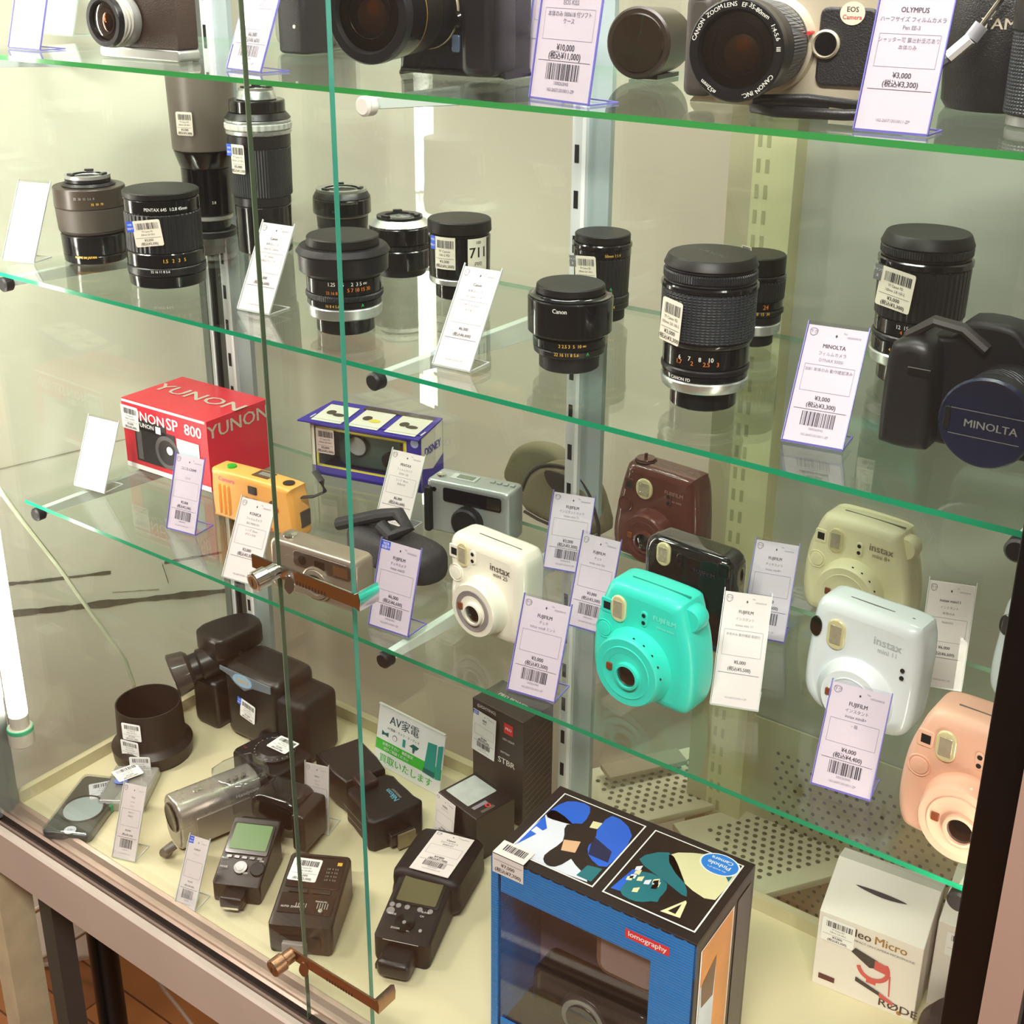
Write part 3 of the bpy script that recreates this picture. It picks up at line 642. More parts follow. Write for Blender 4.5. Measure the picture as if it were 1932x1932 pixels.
lens('large black portrait lens with checkered grip, silver ring and slanted sticker, front right centre', 1324, 778, 127, 460, S2,
     [(0, .13, 1, 1, BLKG, 'rear_cap'), (.13, .205, 1.27, 1.32, SIL, 'silver_ring'), (.205, .25, 1.28, 1.28, BLKG, 'barrel'), (.25, .29, 1.32, 1.32, BLK, 'aperture_ring'), (.29, .43, 1.28, 1.28, BLKG, 'barrel'), (.43, .47, 1.33, 1.36, BLKG, 'barrel'), (.47, .79, 1.40, 1.40, GRIPX, 'focus_ring'), (.79, .83, 1.43, 1.43, BLKG, 'front_rim'), (.83, .85, 1.36, 1.36, BLK, 'front_rim'), (.85, .91, 1.38, 1.38, RF, 'front_rim'), (.91, .93, 1.34, 1.34, BLK, 'front_rim'), (.93, 1, 1.38, 1.28, CAPT, 'front_cap')],
     marks=[(.37, 1.282, -.3, '6     7     8    10', .0055, WTXT), (.34, 1.282, -.25, '1.7      2      2.5    3', .0055, OTXT), (.225, 1.285, -.75, 'CANON FD', .0042, WTXT)],
     stickers=[(-.80, .60, 1.43, .025, .038, None, None, -.08)], captext='CANON')
lens('small black lens with orange numbers and silver ring standing behind the large portrait lens', 1418, 656, 76, 467, S2,
     [(0, .14, 1, 1, BLKM, 'rear_cap'), (.14, .26, 1.30, 1.33, SIL, 'silver_ring'), (.26, .36, 1.33, 1.33, BLK, 'aperture_ring'), (.36, .42, 1.42, 1.42, BLKM, 'barrel'), (.42, .52, 1.36, 1.36, BLKG, 'barrel'), (.52, .74, 1.40, 1.42, RG, 'focus_ring'), (.74, .80, 1.44, 1.44, BLKG, 'front_rim'), (.80, 1, 1.36, 1.36, CAPT, 'front_cap')],
     marks=[(.47, 1.362, .55, '24', .0065, OTXT), (.40, 1.425, .3, '5  10  15  30', .0042, YTXT)], stickers=[(-1.2, 1.03, .6, .028, .010, None, None, .12)])
lens('tall black telephoto lens with grey marked sticker beside the autofocus camera at right', 1716, 732, 134, 422, S2,
     [(0, .13, 1, 1, BLKG, 'rear_cap'), (.13, .21, 1.24, 1.28, SIL, 'silver_ring'), (.21, .30, 1.22, 1.22, BLKG, 'barrel'), (.30, .34, 1.25, 1.25, BLK, 'aperture_ring'), (.34, .45, 1.20, 1.20, BLKG, 'barrel'), (.45, .79, 1.24, 1.26, RG, 'focus_ring'), (.79, .84, 1.30, 1.30, BLKG, 'front_rim'), (.84, .86, 1.22, 1.22, BLK, 'front_rim'), (.86, .92, 1.26, 1.26, RF, 'front_rim'), (.92, 1, 1.27, 1.16, CAPT, 'front_cap')],
     marks=[(.41, 1.202, -.3, '12  15  20', .0052, WTXT), (.375, 1.202, -.2, '4    5    7', .005, OTXT), (.25, 1.222, -.35, '4 5.6 8 11 16 22', .0042, YTXT), (.30, 1.255, .2, 'MACRO', .0045, RTXT)],
     stickers=[(-.55, .66, 1.30, .036, .036, None, GREYP, -.10)])

# price cards on the three glass shelves
price_card((6, 492), (64, 498), (37, 345), S2, 'blank backlit white price card at the far left of the middle shelf', blank='white', edge='c')
price_card((142, 917), (197, 932), (169, 787), S3, 'blank bright white price card left of the red box', blank='white', edge='c')
price_card((450, 585), (508, 596), (497, 422), S2, 'price card before the tall silver ringed telephoto lens', 'Canon', '単焦点レンズ', 'New FD 135mm', ['FD 135mm', '付属品 キャップ'], '¥6,000', '¥6,600', bar=False, edge='c')
price_card((818, 690), (886, 704), (878, 505), S2, 'price card before the lens with the numbered sticker', 'Canon', '単焦点レンズ', 'FD 50mm F1.4', ['SMC F1.4 50mm', 'キズあり'], '¥6,000', '¥6,600', bar=False, edge='c')
price_card((1476, 833), (1588, 853), (1527, 615), S2, 'large violet edged price card lettered MINOLTA on the middle shelf', 'MINOLTA', 'フィルムカメラ', 'DYNAX 500SI', ['2081 本体のみ 動作確認済み'], '¥3,000', '¥3,300')
price_card((316, 998), (368, 1012), (334, 858), S3, 'violet tinted price card in front of the red box', 'コニカ C35MF', '', 'C35-EF', [], '¥2,000', '¥2,200')
price_card((421, 1090), (483, 1108), (458, 940), S3, 'price card covering the orange camera, left of the chrome lock', 'KONICA', 'フィルムカメラ', 'BIG MINI-101', ['レンズ 35mm', 'ボディのみ'], '¥3,000', '¥3,300', bar=False, edge='c')
price_card((708, 990), (768, 1006), (742, 850), S3, 'price card in front of the blue and white box', 'PENTAX', 'フィルムカメラ', 'ESPIO 120', ['レンズ 38mm', '本体のみ'], '¥6,000', '¥6,600', bar=False, edge='c')
price_card((697, 1180), (769, 1204), (722, 1020), S3, 'violet price card with blue square left of the white instant camera', 'FUJIFILM', 'チェキカメラ', 'instax mini25', [], '¥6,000', '¥6,600', web=True)
price_card((1026, 1072), (1102, 1086), (1046, 930), S3, 'price card left of the brown instant camera', 'FUJIFILM', 'インスタントカメラ', 'instax mini 7s', [], '¥3,000', '¥3,300')
price_card((1070, 1180), (1140, 1200), (1101, 1008), S3, 'price card half hidden behind the turquoise instant camera', 'FUJIFILM', 'チェキ', 'instax mini 50s', [], '¥3,000', '¥3,300')
price_card((959, 1303), (1045, 1328), (991, 1126), S3, 'violet edged price card in front, between white and turquoise instant cameras', 'FUJIFILM', 'チェキ', 'instax mini8 ミント', [], '¥3,000', '¥3,300')
price_card((1398, 1200), (1478, 1215), (1428, 1020), S3, 'grey violet price card at the left of the cream instant camera', 'FUJIFILM', 'チェキカメラ', 'instax mini8+', [], '¥6,000', '¥6,600')
price_card((1341, 1330), (1429, 1344), (1380, 1145), S3, 'white price card between turquoise and pearl white instant cameras', 'FUJIFILM', 'インスタント', 'instax mini 11', ['本体のみ 動作確認 取説付'], '¥5,000', '¥5,500', bar=False, edge='c')
price_card((1728, 1292), (1812, 1306), (1760, 1117), S3, 'price card between the two pearl white instant cameras', 'instax mini11', 'インスタント', '本体のみ', ['96082052'], '¥6,000', '¥6,600', bar=False, edge='c')
price_card((1531, 1480), (1640, 1513), (1572, 1288), S3, 'violet edged price card in front, left of the pink instant camera', 'FUJIFILM', 'インスタント', 'instax mini8+', ['・箱'], '¥4,000', '¥4,400')
price_card((1001, 187), (1110, 202), (1034, -70), S1, 'price card of ten thousand yen on the topmost shelf', 'Canon', 'フィルムカメラ', 'EOS KISS', ['本体のみ 000618 付ソフト', 'ケース'], '¥10,000', '¥11,000', hmax=.14)
price_card((993, 140), (1060, 148), (1018, -90), S1, 'price card standing behind the ten thousand yen card', '', '', '', ['本体のみ'], '¥8,000', '¥8,800', bar=False, hmax=.14)
price_card((1612, 248), (1748, 260), (1668, -25), S1, 'large violet edged price card lettered OLYMPUS at the right of the topmost shelf', 'OLYMPUS', 'ハーフサイズ フィルムカメラ', 'Pen EE-3', ['シャッター可 露出計反応あり', '本体のみ'], '¥3,000', '¥3,300', bar=False, hmax=.14)
price_card((18, 92), (76, 97), (38, -60), S1, 'overexposed white price card at the far left of the topmost shelf', blank='white')
price_card((84, 66), (138, 70), (100, -60), S1, 'second overexposed white card left of the silver camera', blank='white', edge='c')
price_card((430, 132), (492, 140), (474, -40), S1, 'price card on the topmost shelf, crossed by the thin door edge', 'Canon', 'フィルムカメラ', 'EOS 3', [], '¥6,000', '¥6,600')
# cards on the cream base board
price_card((213, 1618), (254, 1628), (236, 1478), S0, 'slim price card left of the silver camcorder', 'Sony', 'ビデオ', 'カメラ', ['本体のみ', '充電器付'], '¥3,000', '¥3,300', edge='c')
price_card((330, 1712), (366, 1724), (360, 1577), S0, 'price card with blue square standing by the bottom rail', 'FUJIFILM', 'フラッシュ', '', [], '¥4,000', '¥4,400', web=True, edge='c')
price_card((578, 1567), (620, 1577), (577, 1440), S0, 'price card left of the lying flash with blue lettering', 'Nikon', 'スピード', 'ライト', [], '¥5,000', '¥5,500', edge='c')

# ============================================================= instant cameras
IG = 'instant cameras on the lowest shelf'
def instax(label, px, py, yaw, w, h, d, col, style, logo='', sub='', ring=.031, lc=(-.004, .040), lensr=.0105, z=S3, bump=.1, lab=None, rough=.38, sensors=None, flash=(-.028, .090, .0085, .018), vf=(-.040, .090), btn=(-.042, .064), inkc=None, slot=True, ringcol=None, lean=0., coat=.1):
    X = at(px, py, z)
    t = thing('instant_camera', label, 'instant camera', (X.x, X.y, z + .0008), yaw, IG)
    if lean: t.rotation_euler = (lean, 0, yaw)
    m = mat(style + col, col, rough, bump=bump, scale=700, coat=coat)
    hw = w / 2
    if style == 'mini8': ol = [(-hw * .70, 0), (0, .0), (hw * .70, 0), (hw * .90, .004), (hw * .99, h * .18), (hw, h * .38), (hw * .93, h * .62), (hw * .82, h * .80), (hw * .74, h * .93), (hw * .66, h * .985), (hw * .3, h), (-hw * .3, h), (-hw * .62, h * .985), (-hw * .74, h * .93), (-hw * .84, h * .80), (-hw * .95, h * .62), (-hw, h * .38), (-hw * .99, h * .18), (-hw * .90, .004)]
    elif style == 'mini11': ol = [(-hw * .60, .002), (0, 0), (hw * .60, .002), (hw * .84, .008), (hw * .95, h * .18), (hw * .99, h * .45), (hw, h * .75), (hw * .95, h * .93), (hw * .80, h), (0, h), (-hw * .66, h), (-hw * .86, h * .95), (-hw * .93, h * .82), (-hw * .96, h * .62), (-hw, h * .38), (-hw * .98, h * .18), (-hw * .85, .010)]
    elif style == 'mini25': ol = [(-hw * .62, .004), (0, -.000), (hw * .70, .002), (hw * .92, .008), (hw * .98, h * .2), (hw, h * .5), (hw, h * .86), (hw * .92, h * .96), (hw * .75, h), (0, h), (-hw * .70, h), (-hw * .92, h * .96), (-hw, h * .86), (-hw * .97, h * .66), (-hw * .93, h * .52), (-hw * .99, h * .40), (-hw * .98, h * .2), (-hw * .86, .012)]
    elif style == 'mini7': ol = [(-hw * .8, 0), (hw * .85, 0), (hw * .98, .006), (hw, h * .2), (hw * .98, h * .55), (hw * .92, h * .85), (hw * .84, h * .97), (hw * .7, h), (-hw * .5, h), (-hw * .66, h * .98), (-hw * .74, h * .92), (-hw * .9, h * .60), (-hw, h * .25), (-hw * .95, .006)]
    else: ol = rrect(w, h, .016, 4, 0, h / 2)
    ol = smoothpoly(ol, 3) if style != 'mini50' else ol
    b = B(FRONT); b.slab(ol, -d, 0, m, .011, 5)
    ro = mat('recess' + col, col, .5)
    b.obj('body', t)
    im = inkc or mat('logo_ink', '#8d7d6c', .4)
    if slot:
        b = B(T(.008, d * .42, h) ); b.box((0, 0, -.0002), (w * .56, .0016, .0012), mat('slot' + col, '#6b675e' if col not in ('#33d8c4',) else '#0e8f80', .6)); b.obj('film_slot', t)
    # lens turret
    if ring:
        b = B(T(lc[0], 0, lc[1]) @ RX(PI / 2))
        if style == 'mini11': b.lathe([(ring * 1.32, -.006), (ring * 1.22, .004), (ring, .010), (ring * .97, .0115), (0, .0115)], m)
        else: b.lathe([(ring * 1.12, -.004), (ring * 1.05, .004), (ring, .012), (ring, .016), (ring * .95, .019), (0, .019)], m)
        b.obj('lens_ring', t)
        wz = .0117 if style == 'mini11' else .0192
        b = B(T(lc[0], 0, lc[1]) @ RX(PI / 2)); 
        b.lathe([(ring * .76, wz - .001), (ring * .74, wz + .0008), (ring * .70, wz + .0004), (ring * .56 if style != 'mini11' else ring * .70, wz)], mat('ringline' + (ringcol or col), ringcol or col, .35)); b.obj('ring_trim', t)
        b = B(T(lc[0] + ring * .08, 0, lc[1] - .002) @ RX(PI / 2)); b.lathe([(lensr * 1.35, wz - .001), (lensr * 1.28, wz + .0035), (lensr * 1.05, wz + .004), (lensr, wz + .001)], m); b.obj('lens_rim', t)
        b = B(T(lc[0] + ring * .08, 0, lc[1] - .002) @ RX(PI / 2)); b.lathe([(lensr * 1.06, wz + .0015), (lensr * .6, wz + .003), (0, wz + .0036)], LENSG); b.obj('lens', t)
        b = B(T(lc[0] - lensr * 1.75, 0, lc[1] + .001) @ FRONT); b.slab(rrect(.0065, .0075, .0012), wz - .001, wz + .0014, mat('amber_sensor', '#7d4226', .3), .0005); b.obj('light_sensor', t)
    # flash, viewfinder, button, small eyes
    fx, fy, fw, fh = flash
    b = B(T(fx, 0, fy) @ FRONT); b.slab(rrect(fw * 2, fh * 1.55, fw * .98, 6), -.002, .0022, mat('flash_lens', '#d9d0a0', .08, .1, coat=1.), .0015); b.slab(rrect(fw * 1.25, fh * .95, .001), .0022, .0028, FLASHW, .0003); b.obj('flash', t)
    b = B(T(vf[0], 0, vf[1]) @ FRONT)
    if style == 'mini11': b.slab(smoothpoly([(0, -.0105), (.0052, -.006), (.0056, .005), (0, .0105), (-.0052, .006), (-.0056, -.005)]), -.001, .0012, LENSG, .0006)
    else: b.slab(rrect(.013, .015, .002), -.001, .0008, m, .0005); b.quad(-.0035, -.004, .0045, .004, DARKHOLE, .001)
    b.obj('viewfinder_window', t)
    if btn:
        b = B(T(btn[0], 0, btn[1]) @ RX(PI / 2)); b.lathe([(.0098, -.001), (.0096, .0012), (.0082, .0008), (.0078, .0002), (.0074, .0016), (0, .0022)], m); b.obj('shutter_button', t)
    sx = sensors or (.003, .090)
    b = B(T(sx[0], 0, sx[1]) @ FRONT)
    if style != 'mini11': b.slab(rrect(.0075, .016, .0036), -.001, .0014, m, .0006)
    for k in (-.0038, .0038): b.slab(circ(.0021, 16, 0, k), .001, .0017, DARKHOLE)
    b.obj('sensor_eyes', t)
    if logo:
        b = B(FRONT); b.text(logo, hw * .44, h * .805, .0115 if logo == 'instax' else .0070, im, .0006); 
        if sub: b.text(sub, hw * .46, h * .735, .0066 if logo == 'instax' else .0045, im, .0006)
        b.obj('logo', t, smooth=0)
    if style == 'mini8':
        b = B(T(lc[0], 0, lc[1]) @ FRONT)
        for k in range(5):
            a = PI * (.50 - .105 * k) - .12; b.slab(circ(.0012, 10, math.cos(a) * ring * 1.005, math.sin(a) * ring * 1.005), .0135, .0142, DARKHOLE if col != '#e9b79c' else PAPERW)
        b.M = T(lc[0], 0, lc[1]) @ FRONT; b.obj('exposure_dots', t)
        b = B(T(hw * .80, d * .45, h * .80) @ RY(.2)); b.M = T(hw * .78, d * .40, h * .84) @ RX(PI / 2); b.lathe([(0, -.009), (.011, -.009), (.0125, -.006), (.0125, .006), (.011, .009), (0, .009)], m, 28); b.obj('strap_lug', t)
    if style in ('mini7',):
        b = B(T(-hw * .42, d * .4, h)); b.cyl(.013, -.001, .0018, mat('dark_dial', '#3a1d16', .4)); b.cyl(.0115, .0018, .0035, m); b.box((0, 0, .006), (.003, .004, .006), m, .0008); b.obj('mode_dial', t)
    return t
TEAL = instax('turquoise instant camera with round lens turret, front centre of the lowest shelf', 1203, 1322, -.06, .116, .118, .046, '#33d8c4', 'mini8', 'FUJIFILM', 'instax mini', inkc=mat('pale_teal_ink', '#7be9da', .4), ring=.036, lc=(-.003, .038), flash=(-.026, .091, .0085, .018), vf=(-.040, .090))
instax('brown glossy instant camera with round silver flash, rearmost behind the black one', 1228, 1068, -.08, .120, .122, .040, '#5d3128', 'mini7', 'FUJIFILM', 'instax mini', ring=.030, lc=(0, .040), inkc=mat('tan_ink', '#9a7060', .4), vf=(-.036, .094), flash=(-.014, .094, .0115, .0165), btn=(-.040, .068), sensors=(.020, .090), coat=.5, rough=.25)
instax('glossy black instant camera standing between the brown and the turquoise ones', 1283, 1216, -.07, .106, .112, .040, '#131012', 'mini50', 'FUJIFILM', '', ring=.026, lc=(-.004, .038), inkc=mat('dark_ink', '#3a3436', .4), vf=(.045, .10), btn=None, flash=(-.026, .096, .0085, .017), sensors=(-.006, .095), coat=1., rough=.1, bump=0, slot=False)
instax('ivory white instant camera with grey ring round the lens, left of centre', 912, 1204, -.08, .103, .108, .042, '#ebe6d6', 'mini25', 'instax', 'mini 25', ring=.030, lc=(.002, .040), lensr=.0095, ringcol='#8c8484', vf=(-.041, .088), flash=(-.028, .088, .0078, .018), btn=(-.038, .064), sensors=(-.014, .089), inkc=mat('dark_brown_ink', '#5c4a44', .4), coat=.5, rough=.25)
instax('cream yellow instant camera standing behind the pearl white one', 1600, 1178, -.08, .122, .120, .046, '#eae4bd', 'mini8', 'instax', 'mini 8+', ring=.034, lc=(0, .040), flash=(-.024, .092, .0085, .018), vf=(-.042, .092), btn=(-.044, .064))
instax('pearl white instant camera, front and left of the pink one', 1606, 1372, -.09, .112, .121, .044, '#e2e8ec', 'mini11', 'instax', 'mini 11', ring=.030, lc=(0, .034), lensr=.012, vf=(-.046, .090), btn=None, flash=(-.025, .089, .0092, .020), sensors=(.042, .074), inkc=mat('silver_ink', '#b4b8bc', .4), coat=.5, rough=.25)
instax('second pearl white instant camera cut off by the black post at right', 1962, 1370, -.09, .112, .121, .044, '#e2e8ed', 'mini11', 'instax', 'mini 11', ring=.030, lc=(0, .034), lensr=.012, vf=(-.046, .090), btn=None, flash=(-.025, .089, .0092, .020), sensors=(.042, .074), inkc=mat('silver_ink', '#b4b8bc', .4), coat=.5, rough=.25)
instax('pale pink instant camera at the right end, lit by the tube behind the post', 1812, 1612, -.05, .118, .120, .048, '#e9b79c', 'mini8', '', '', ring=.034, lc=(.0, .038), flash=(-.024, .092, .0085, .018), vf=(-.041, .092), btn=(-.043, .066))

# ============================================================= boxes fitted to their corners
def boxfit(FBL, FBR, FTR, BTR, z, dz=0.):
    a, c = at(*FBL, z), at(*FBR, z); ux = (c - a).normalized(); w = (c - a).length; yaw = math.atan2(ux.y, ux.x); nb = Vector((-ux.y, ux.x, 0))
    h = hz(c, FTR[1]); p = at(*BTR, z + h); d = max(.02, (p - c - Vector((0, 0, h))).dot(nb))
    return a, yaw, w, d, h
def carton(b, w, d, h, m, top=None, side=None, bev=.0006):
    b.slab([(0, 0), (w, 0), (w, d), (0, d)], 0, h, m, bev, 1, capm=top)
RED = mat('red_carton', '#d42b3c', .35, coat=.3)
a, yaw, w_, d_, h_ = boxfit((242, 878), (400, 930), (401, 797), (500, 749), S3)
d_ = min(d_, .11)
t = thing('camera_box', 'red camera carton lettered YUNON with a camera picture on its front', 'box', (a.x, a.y, .0008), yaw)
b = B(); carton(b, w_, d_, h_, RED); b.M = T(0, -.0003, 0) @ FRONT; b.quad(0, 0, w_, h_ * .07, PAPERW); b.quad(.001, h_ * .955, w_ * .98, h_ * .99, PAPERW)
b.obj('carton', t)
b = B(T(w_ * .5, -.0008, h_ * .5) @ FRONT)
bk = mat('printed_black', '#2a2628', .4); gk = mat('printed_grey', '#5d5a5c', .4)
b.quad(-w_ * .36, -h_ * .36, w_ * .12, h_ * .16, bk, 0); b.quad(-w_ * .30, h_ * .10, w_ * .02, h_ * .26, bk, 0); b.quad(-w_ * .34, -h_ * .33, -w_ * .28, h_ * .10, gk, .0002)
b.poly(circ(h_ * .24, 28, w_ * .02, -h_ * .12), gk, .0002); b.poly(circ(h_ * .18, 28, w_ * .02, -h_ * .12), bk, .0003); b.poly(circ(h_ * .06, 16, w_ * .05, -h_ * .08), PAPERW, .0004)
b.quad(w_ * .14, -h_ * .36, w_ * .40, h_ * .14, mat('printed_pale', '#b9cfcf', .4), .0001); b.quad(-w_ * .10, h_ * .12, -w_ * .04, h_ * .22, PAPERW, .0003); b.text('YUNON', -w_ * .22, h_ * .18, .009, PAPERW, .0003)
b.obj('camera_picture', t)
b = B(T(0, -.0009, 0) @ FRONT); b.text('YUNON', w_ * .28, h_ * .80, .020, PAPERW, .0, 1.05); b.text('SP', w_ * .60, h_ * .80, .024, PAPERW, .0, 1.); b.text('800', w_ * .84, h_ * .80, .022, PAPERW, .0, 1.)
SLV = mat('silver_print', '#d2c8b8', .35, .3)
b.M = T(w_ * .52, d_ * .55, h_ + .0006) @ RZ(0); b.text('YUNON', 0, 0, .036, SLV, 0, 1.25)
b.M = T(w_ + .0006, 0, 0) @ RZ(PI / 2) @ FRONT; b.text('YUNON', d_ * .5, h_ * .82, .026, SLV, 0, 1.15)
b.obj('lettering', t, smooth=0)
b = B(T(w_ * .10, -.0014, h_ * .74) @ FRONT); tag_art(b, .034, .034, m=PAPERW); b.obj('price_sticker', t, smooth=0)

# blue and white carton with a window and a flap lid (character prints left plain)
a, yaw, w_, d_, h_ = boxfit((590, 893), (797, 932), (797, 823), (838, 795), S3)
d_ = max(.04, min(d_, .07)); PUR = mat('violet_blue_carton', '#3a2aa0', .4); YL = mat('yellow_print', '#e6d84a', .4); WH = mat('white_carton', '#ece8da', .45)
t = thing('camera_box', 'violet and white camera carton lettered DISNEY with a clear window and slanted lid', 'box', (a.x, a.y, .0008), yaw)
b = B(); b.box((w_ / 2, d_ / 2, .002), (w_, d_, .004), PUR); b.box((w_ / 2, d_ - .001, h_ / 2), (w_, .002, h_), WH); b.box((.001, d_ / 2, h_ / 2), (.002, d_, h_), WH)
b.slab([(w_ - .002, 0), (w_, 0), (w_, d_), (w_ - .002, d_)], 0, h_, WH)
b.M = T(w_ + .0002, 0, 0) @ RZ(PI / 2) @ FRONT; b.poly([(0, 0), (d_, 0), (d_, h_ * .44), (d_ * .5, h_ * .30), (0, h_ * .42)], PUR, .0002)
b.M = FRONT
fr = .008
b.quad(0, 0, w_, h_ * .16, PUR, .0); b.quad(w_ * .86, 0, w_, h_, PUR, 0); b.quad(0, h_ * .86, w_, h_, PUR, 0); b.quad(0, 0, .006, h_, WH, 0)
for (u0, v0, u1, v1) in ((.05, .16, .86, .20), (.05, .82, .86, .86), (.84, .16, .87, .86), (.05, .16, .07, .86)): b.quad(u0 * w_, v0 * h_, u1 * w_, v1 * h_, YL, .0003)
b.poly(circ(.006, 16, w_ * .94, h_ * .84), mat('pale_blue_print', '#b8c4e8', .4), .0004)
b.obj('carton', t)
b = B(FRONT); b.quad(w_ * .06, h_ * .18, w_ * .85, h_ * .84, WINDOW, .0006); b.obj('clear_window', t)
b = B(T(w_ * .5, d_ * .45, .006)); b.M = T(w_ * .48, d_ * .72, .008) @ FRONT; b.slab(rrect(w_ * .62, h_ * .62, .01, 4, 0, h_ * .33), 0, .022, mat('toy_camera_green', '#54685c', .4), .004); b.slab(circ(.011, 24, .03, h_ * .28), .022, .030, BLK, .001); b.slab(rrect(.02, .012, .002, 3, .055, h_ * .5), .02, .026, mat('toy_red', '#7a2a2c', .4), .001); b.slab(circ(.014, 24, -.02, h_ * .42), .02, .027, SILD, .001); b.obj('camera_inside', t)
b = B(T(0, d_, h_)); up_ = .018
b.add([(0, 0, up_ * .2), (w_, 0, up_ * .2), (w_ + .002, -d_ - .012, -.002), (-.012, -d_ - .012, -.002), (0, 0, up_ * .2 - .002), (w_, 0, up_ * .2 - .002), (w_ + .002, -d_ - .012, -.004), (-.012, -d_ - .012, -.004)], [(0, 3, 2, 1), (4, 5, 6, 7), (3, 7, 6, 2), (0, 1, 5, 4), (1, 2, 6, 5), (0, 4, 7, 3)], PUR)
ga = math.atan2(up_ * .2 + .002, d_ + .012)
b.M = T(0, d_, h_ + up_ * .2 + .0008) @ RX(ga); mk = mat('brownish_print', '#4a3c30', .5)
for i, c0 in enumerate((.03, .36, .69)):
    b.quad(w_ * c0, -d_ - .006, w_ * (c0 + .27), -.014, WH, .0)
    b.poly(circ(.007, 14, w_ * (c0 + .09), -d_ * .62), mk, .0003); b.poly(circ(.009, 14, w_ * (c0 + .17), -d_ * .70, .005), mk if i != 1 else YL, .0003)
b.quad(w_ * .33, -.014, w_ * .95, -.004, mk, .0003)
b.obj('lid_flap', t, smooth=0)
b = B(T(w_ + .0006, 0, 0) @ RZ(PI / 2) @ FRONT); b.text('DISNEY', d_ * .5, h_ * .66, .0165, PUR, 0, .85); b.obj('lettering', t, smooth=0)
b = B(T(w_ * .14, -.0016, h_ * .62) @ FRONT); tag_art(b, .028, .036, m=mat('pinkish_paper', '#dcc6c2', .5)); b.obj('price_sticker', t, smooth=0)

# tall blue carton with window at the front of the base board
H0 = .245; z1 = S0 + H0
a = at(927, 1609, z1); c_ = at(1315, 1783, z1); ux = (c_ - a).normalized(); w_ = (c_ - a).length; yaw = math.atan2(ux.y, ux.x); p = at(1425, 1631, z1); d_ = (p - c_).dot(Vector((-ux.y, ux.x, 0)))
BLUC = mat('corrugated_blue_carton', '#0078cc', .35)
nt = BLUC.node_tree; _b = nt.nodes['Principled BSDF']; wv = nt.nodes.new('ShaderNodeTexWave'); wv.bands_direction = 'Z'; wv.inputs['Scale'].default_value = 95; _tc = nt.nodes.new('ShaderNodeTexCoord')
nt.links.new(_tc.outputs['Object'], wv.inputs['Vector']); bp = nt.nodes.new('ShaderNodeBump'); bp.inputs['Strength'].default_value = .8; bp.inputs['Distance'].default_value = .0006; nt.links.new(wv.outputs['Fac'], bp.inputs['Height']); nt.links.new(bp.outputs[0], _b.inputs['Normal'])
CARB = mat('black_carton', '#1d1416', .35)
t = thing('camera_box', 'tall corrugated blue carton with big window and two photographs on its black top', 'box', (a.x, a.y, S0 + .0005), yaw)
b = B()
b.slab([(0, 0), (w_, 0), (w_, d_), (0, d_)], H0 - .003, H0, CARB, .0005, 1); b.box((w_ / 2, d_ - .001, H0 / 2), (w_ - .001, .002, H0 - .006), CARB); b.box((w_ / 2, d_ / 2, .001), (w_, d_, .002), CARB); b.box((w_ - .001, d_ / 2, H0 / 2), (.002, d_, H0 - .006), CARB); b.obj('carton', t)
b = B(); b.box((.001, d_ / 2, H0 / 2), (.002, d_ - .002, H0 - .006), BLUC)
b.box((.004, .001, H0 / 2), (.0085, .002, H0 - .006), BLUC)
b.M = FRONT
b.slab([(.012, H0 * .82), (w_, H0 * .82), (w_, H0 - .003), (.012, H0 - .003)], -.002, 0, BLUC); b.slab([(w_ * .80, 0), (w_, 0), (w_, H0 * .82), (w_ * .80, H0 * .82)], -.002, 0, BLUC); b.slab([(.012, 0), (w_ * .8, 0), (w_ * .8, .03), (.012, .03)], -.002, 0, BLUC)
for k in range(16): b.poly([(w_ * (.06 + .058 * k), H0 - .003), (w_ * (.06 + .058 * k) + .009, H0 - .003), (w_ * (.06 + .058 * k) + .0045, H0 - .0005)], BLUC, .0004)
b.obj('corrugated_front', t)
b = B(FRONT); b.quad(.010, .028, w_ * .81, H0 * .83, WINDOW, -.003); b.obj('clear_window', t)
INS = mat('dim_purple_grey_card', '#8a7482', .5); 
b = B(); b.box((w_ / 2, d_ * .70, H0 * .45), (w_ - .008, .002, H0 * .85), INS); b.obj('inner_tray', t)
b = B(T(w_ * .42, d_ * .36, .012)); b.M = T(w_ * .42, d_ * .60, .010) @ FRONT; b.slab(rrect(w_ * .62, H0 * .26, .012, 4, 0, H0 * .15), 0, .04, BLKG, .005); b.slab(circ(.030, 32, 0, H0 * .16), .04, .052, BLK, .002); b.slab(circ(.020, 32, 0, H0 * .16), .052, .055, LENSG, .001); b.slab(circ(.026, 32, 0, H0 * .16), .0521, .0530, SILD)
b.M = T(w_ * .42, d_ * .60, .010) @ FRONT @ RZ(-.12); b.slab(rrect(w_ * .7, .026, .002, 3, 0, H0 * .50), -.01, .01, mat('slate_blue_plastic', '#4a6b7c', .4), .002)
b.obj('camera_inside', t)
b = B(T(w_ * .68, d_ * .56, H0 * .62)); b.M = T(w_ * .66, d_ * .34, H0 * .70) @ FRONT; b.slab(rrect(w_ * .32, H0 * .26, .014), 0, .030, mat('amber_frame', '#8a6248', .3), .004); b.slab(rrect(w_ * .26, H0 * .20, .01), .030, .033, mat('foil_bag', '#b39a92', .35, .2, bump=1., scale=120), .002); b.obj('flash_pack_inside', t)
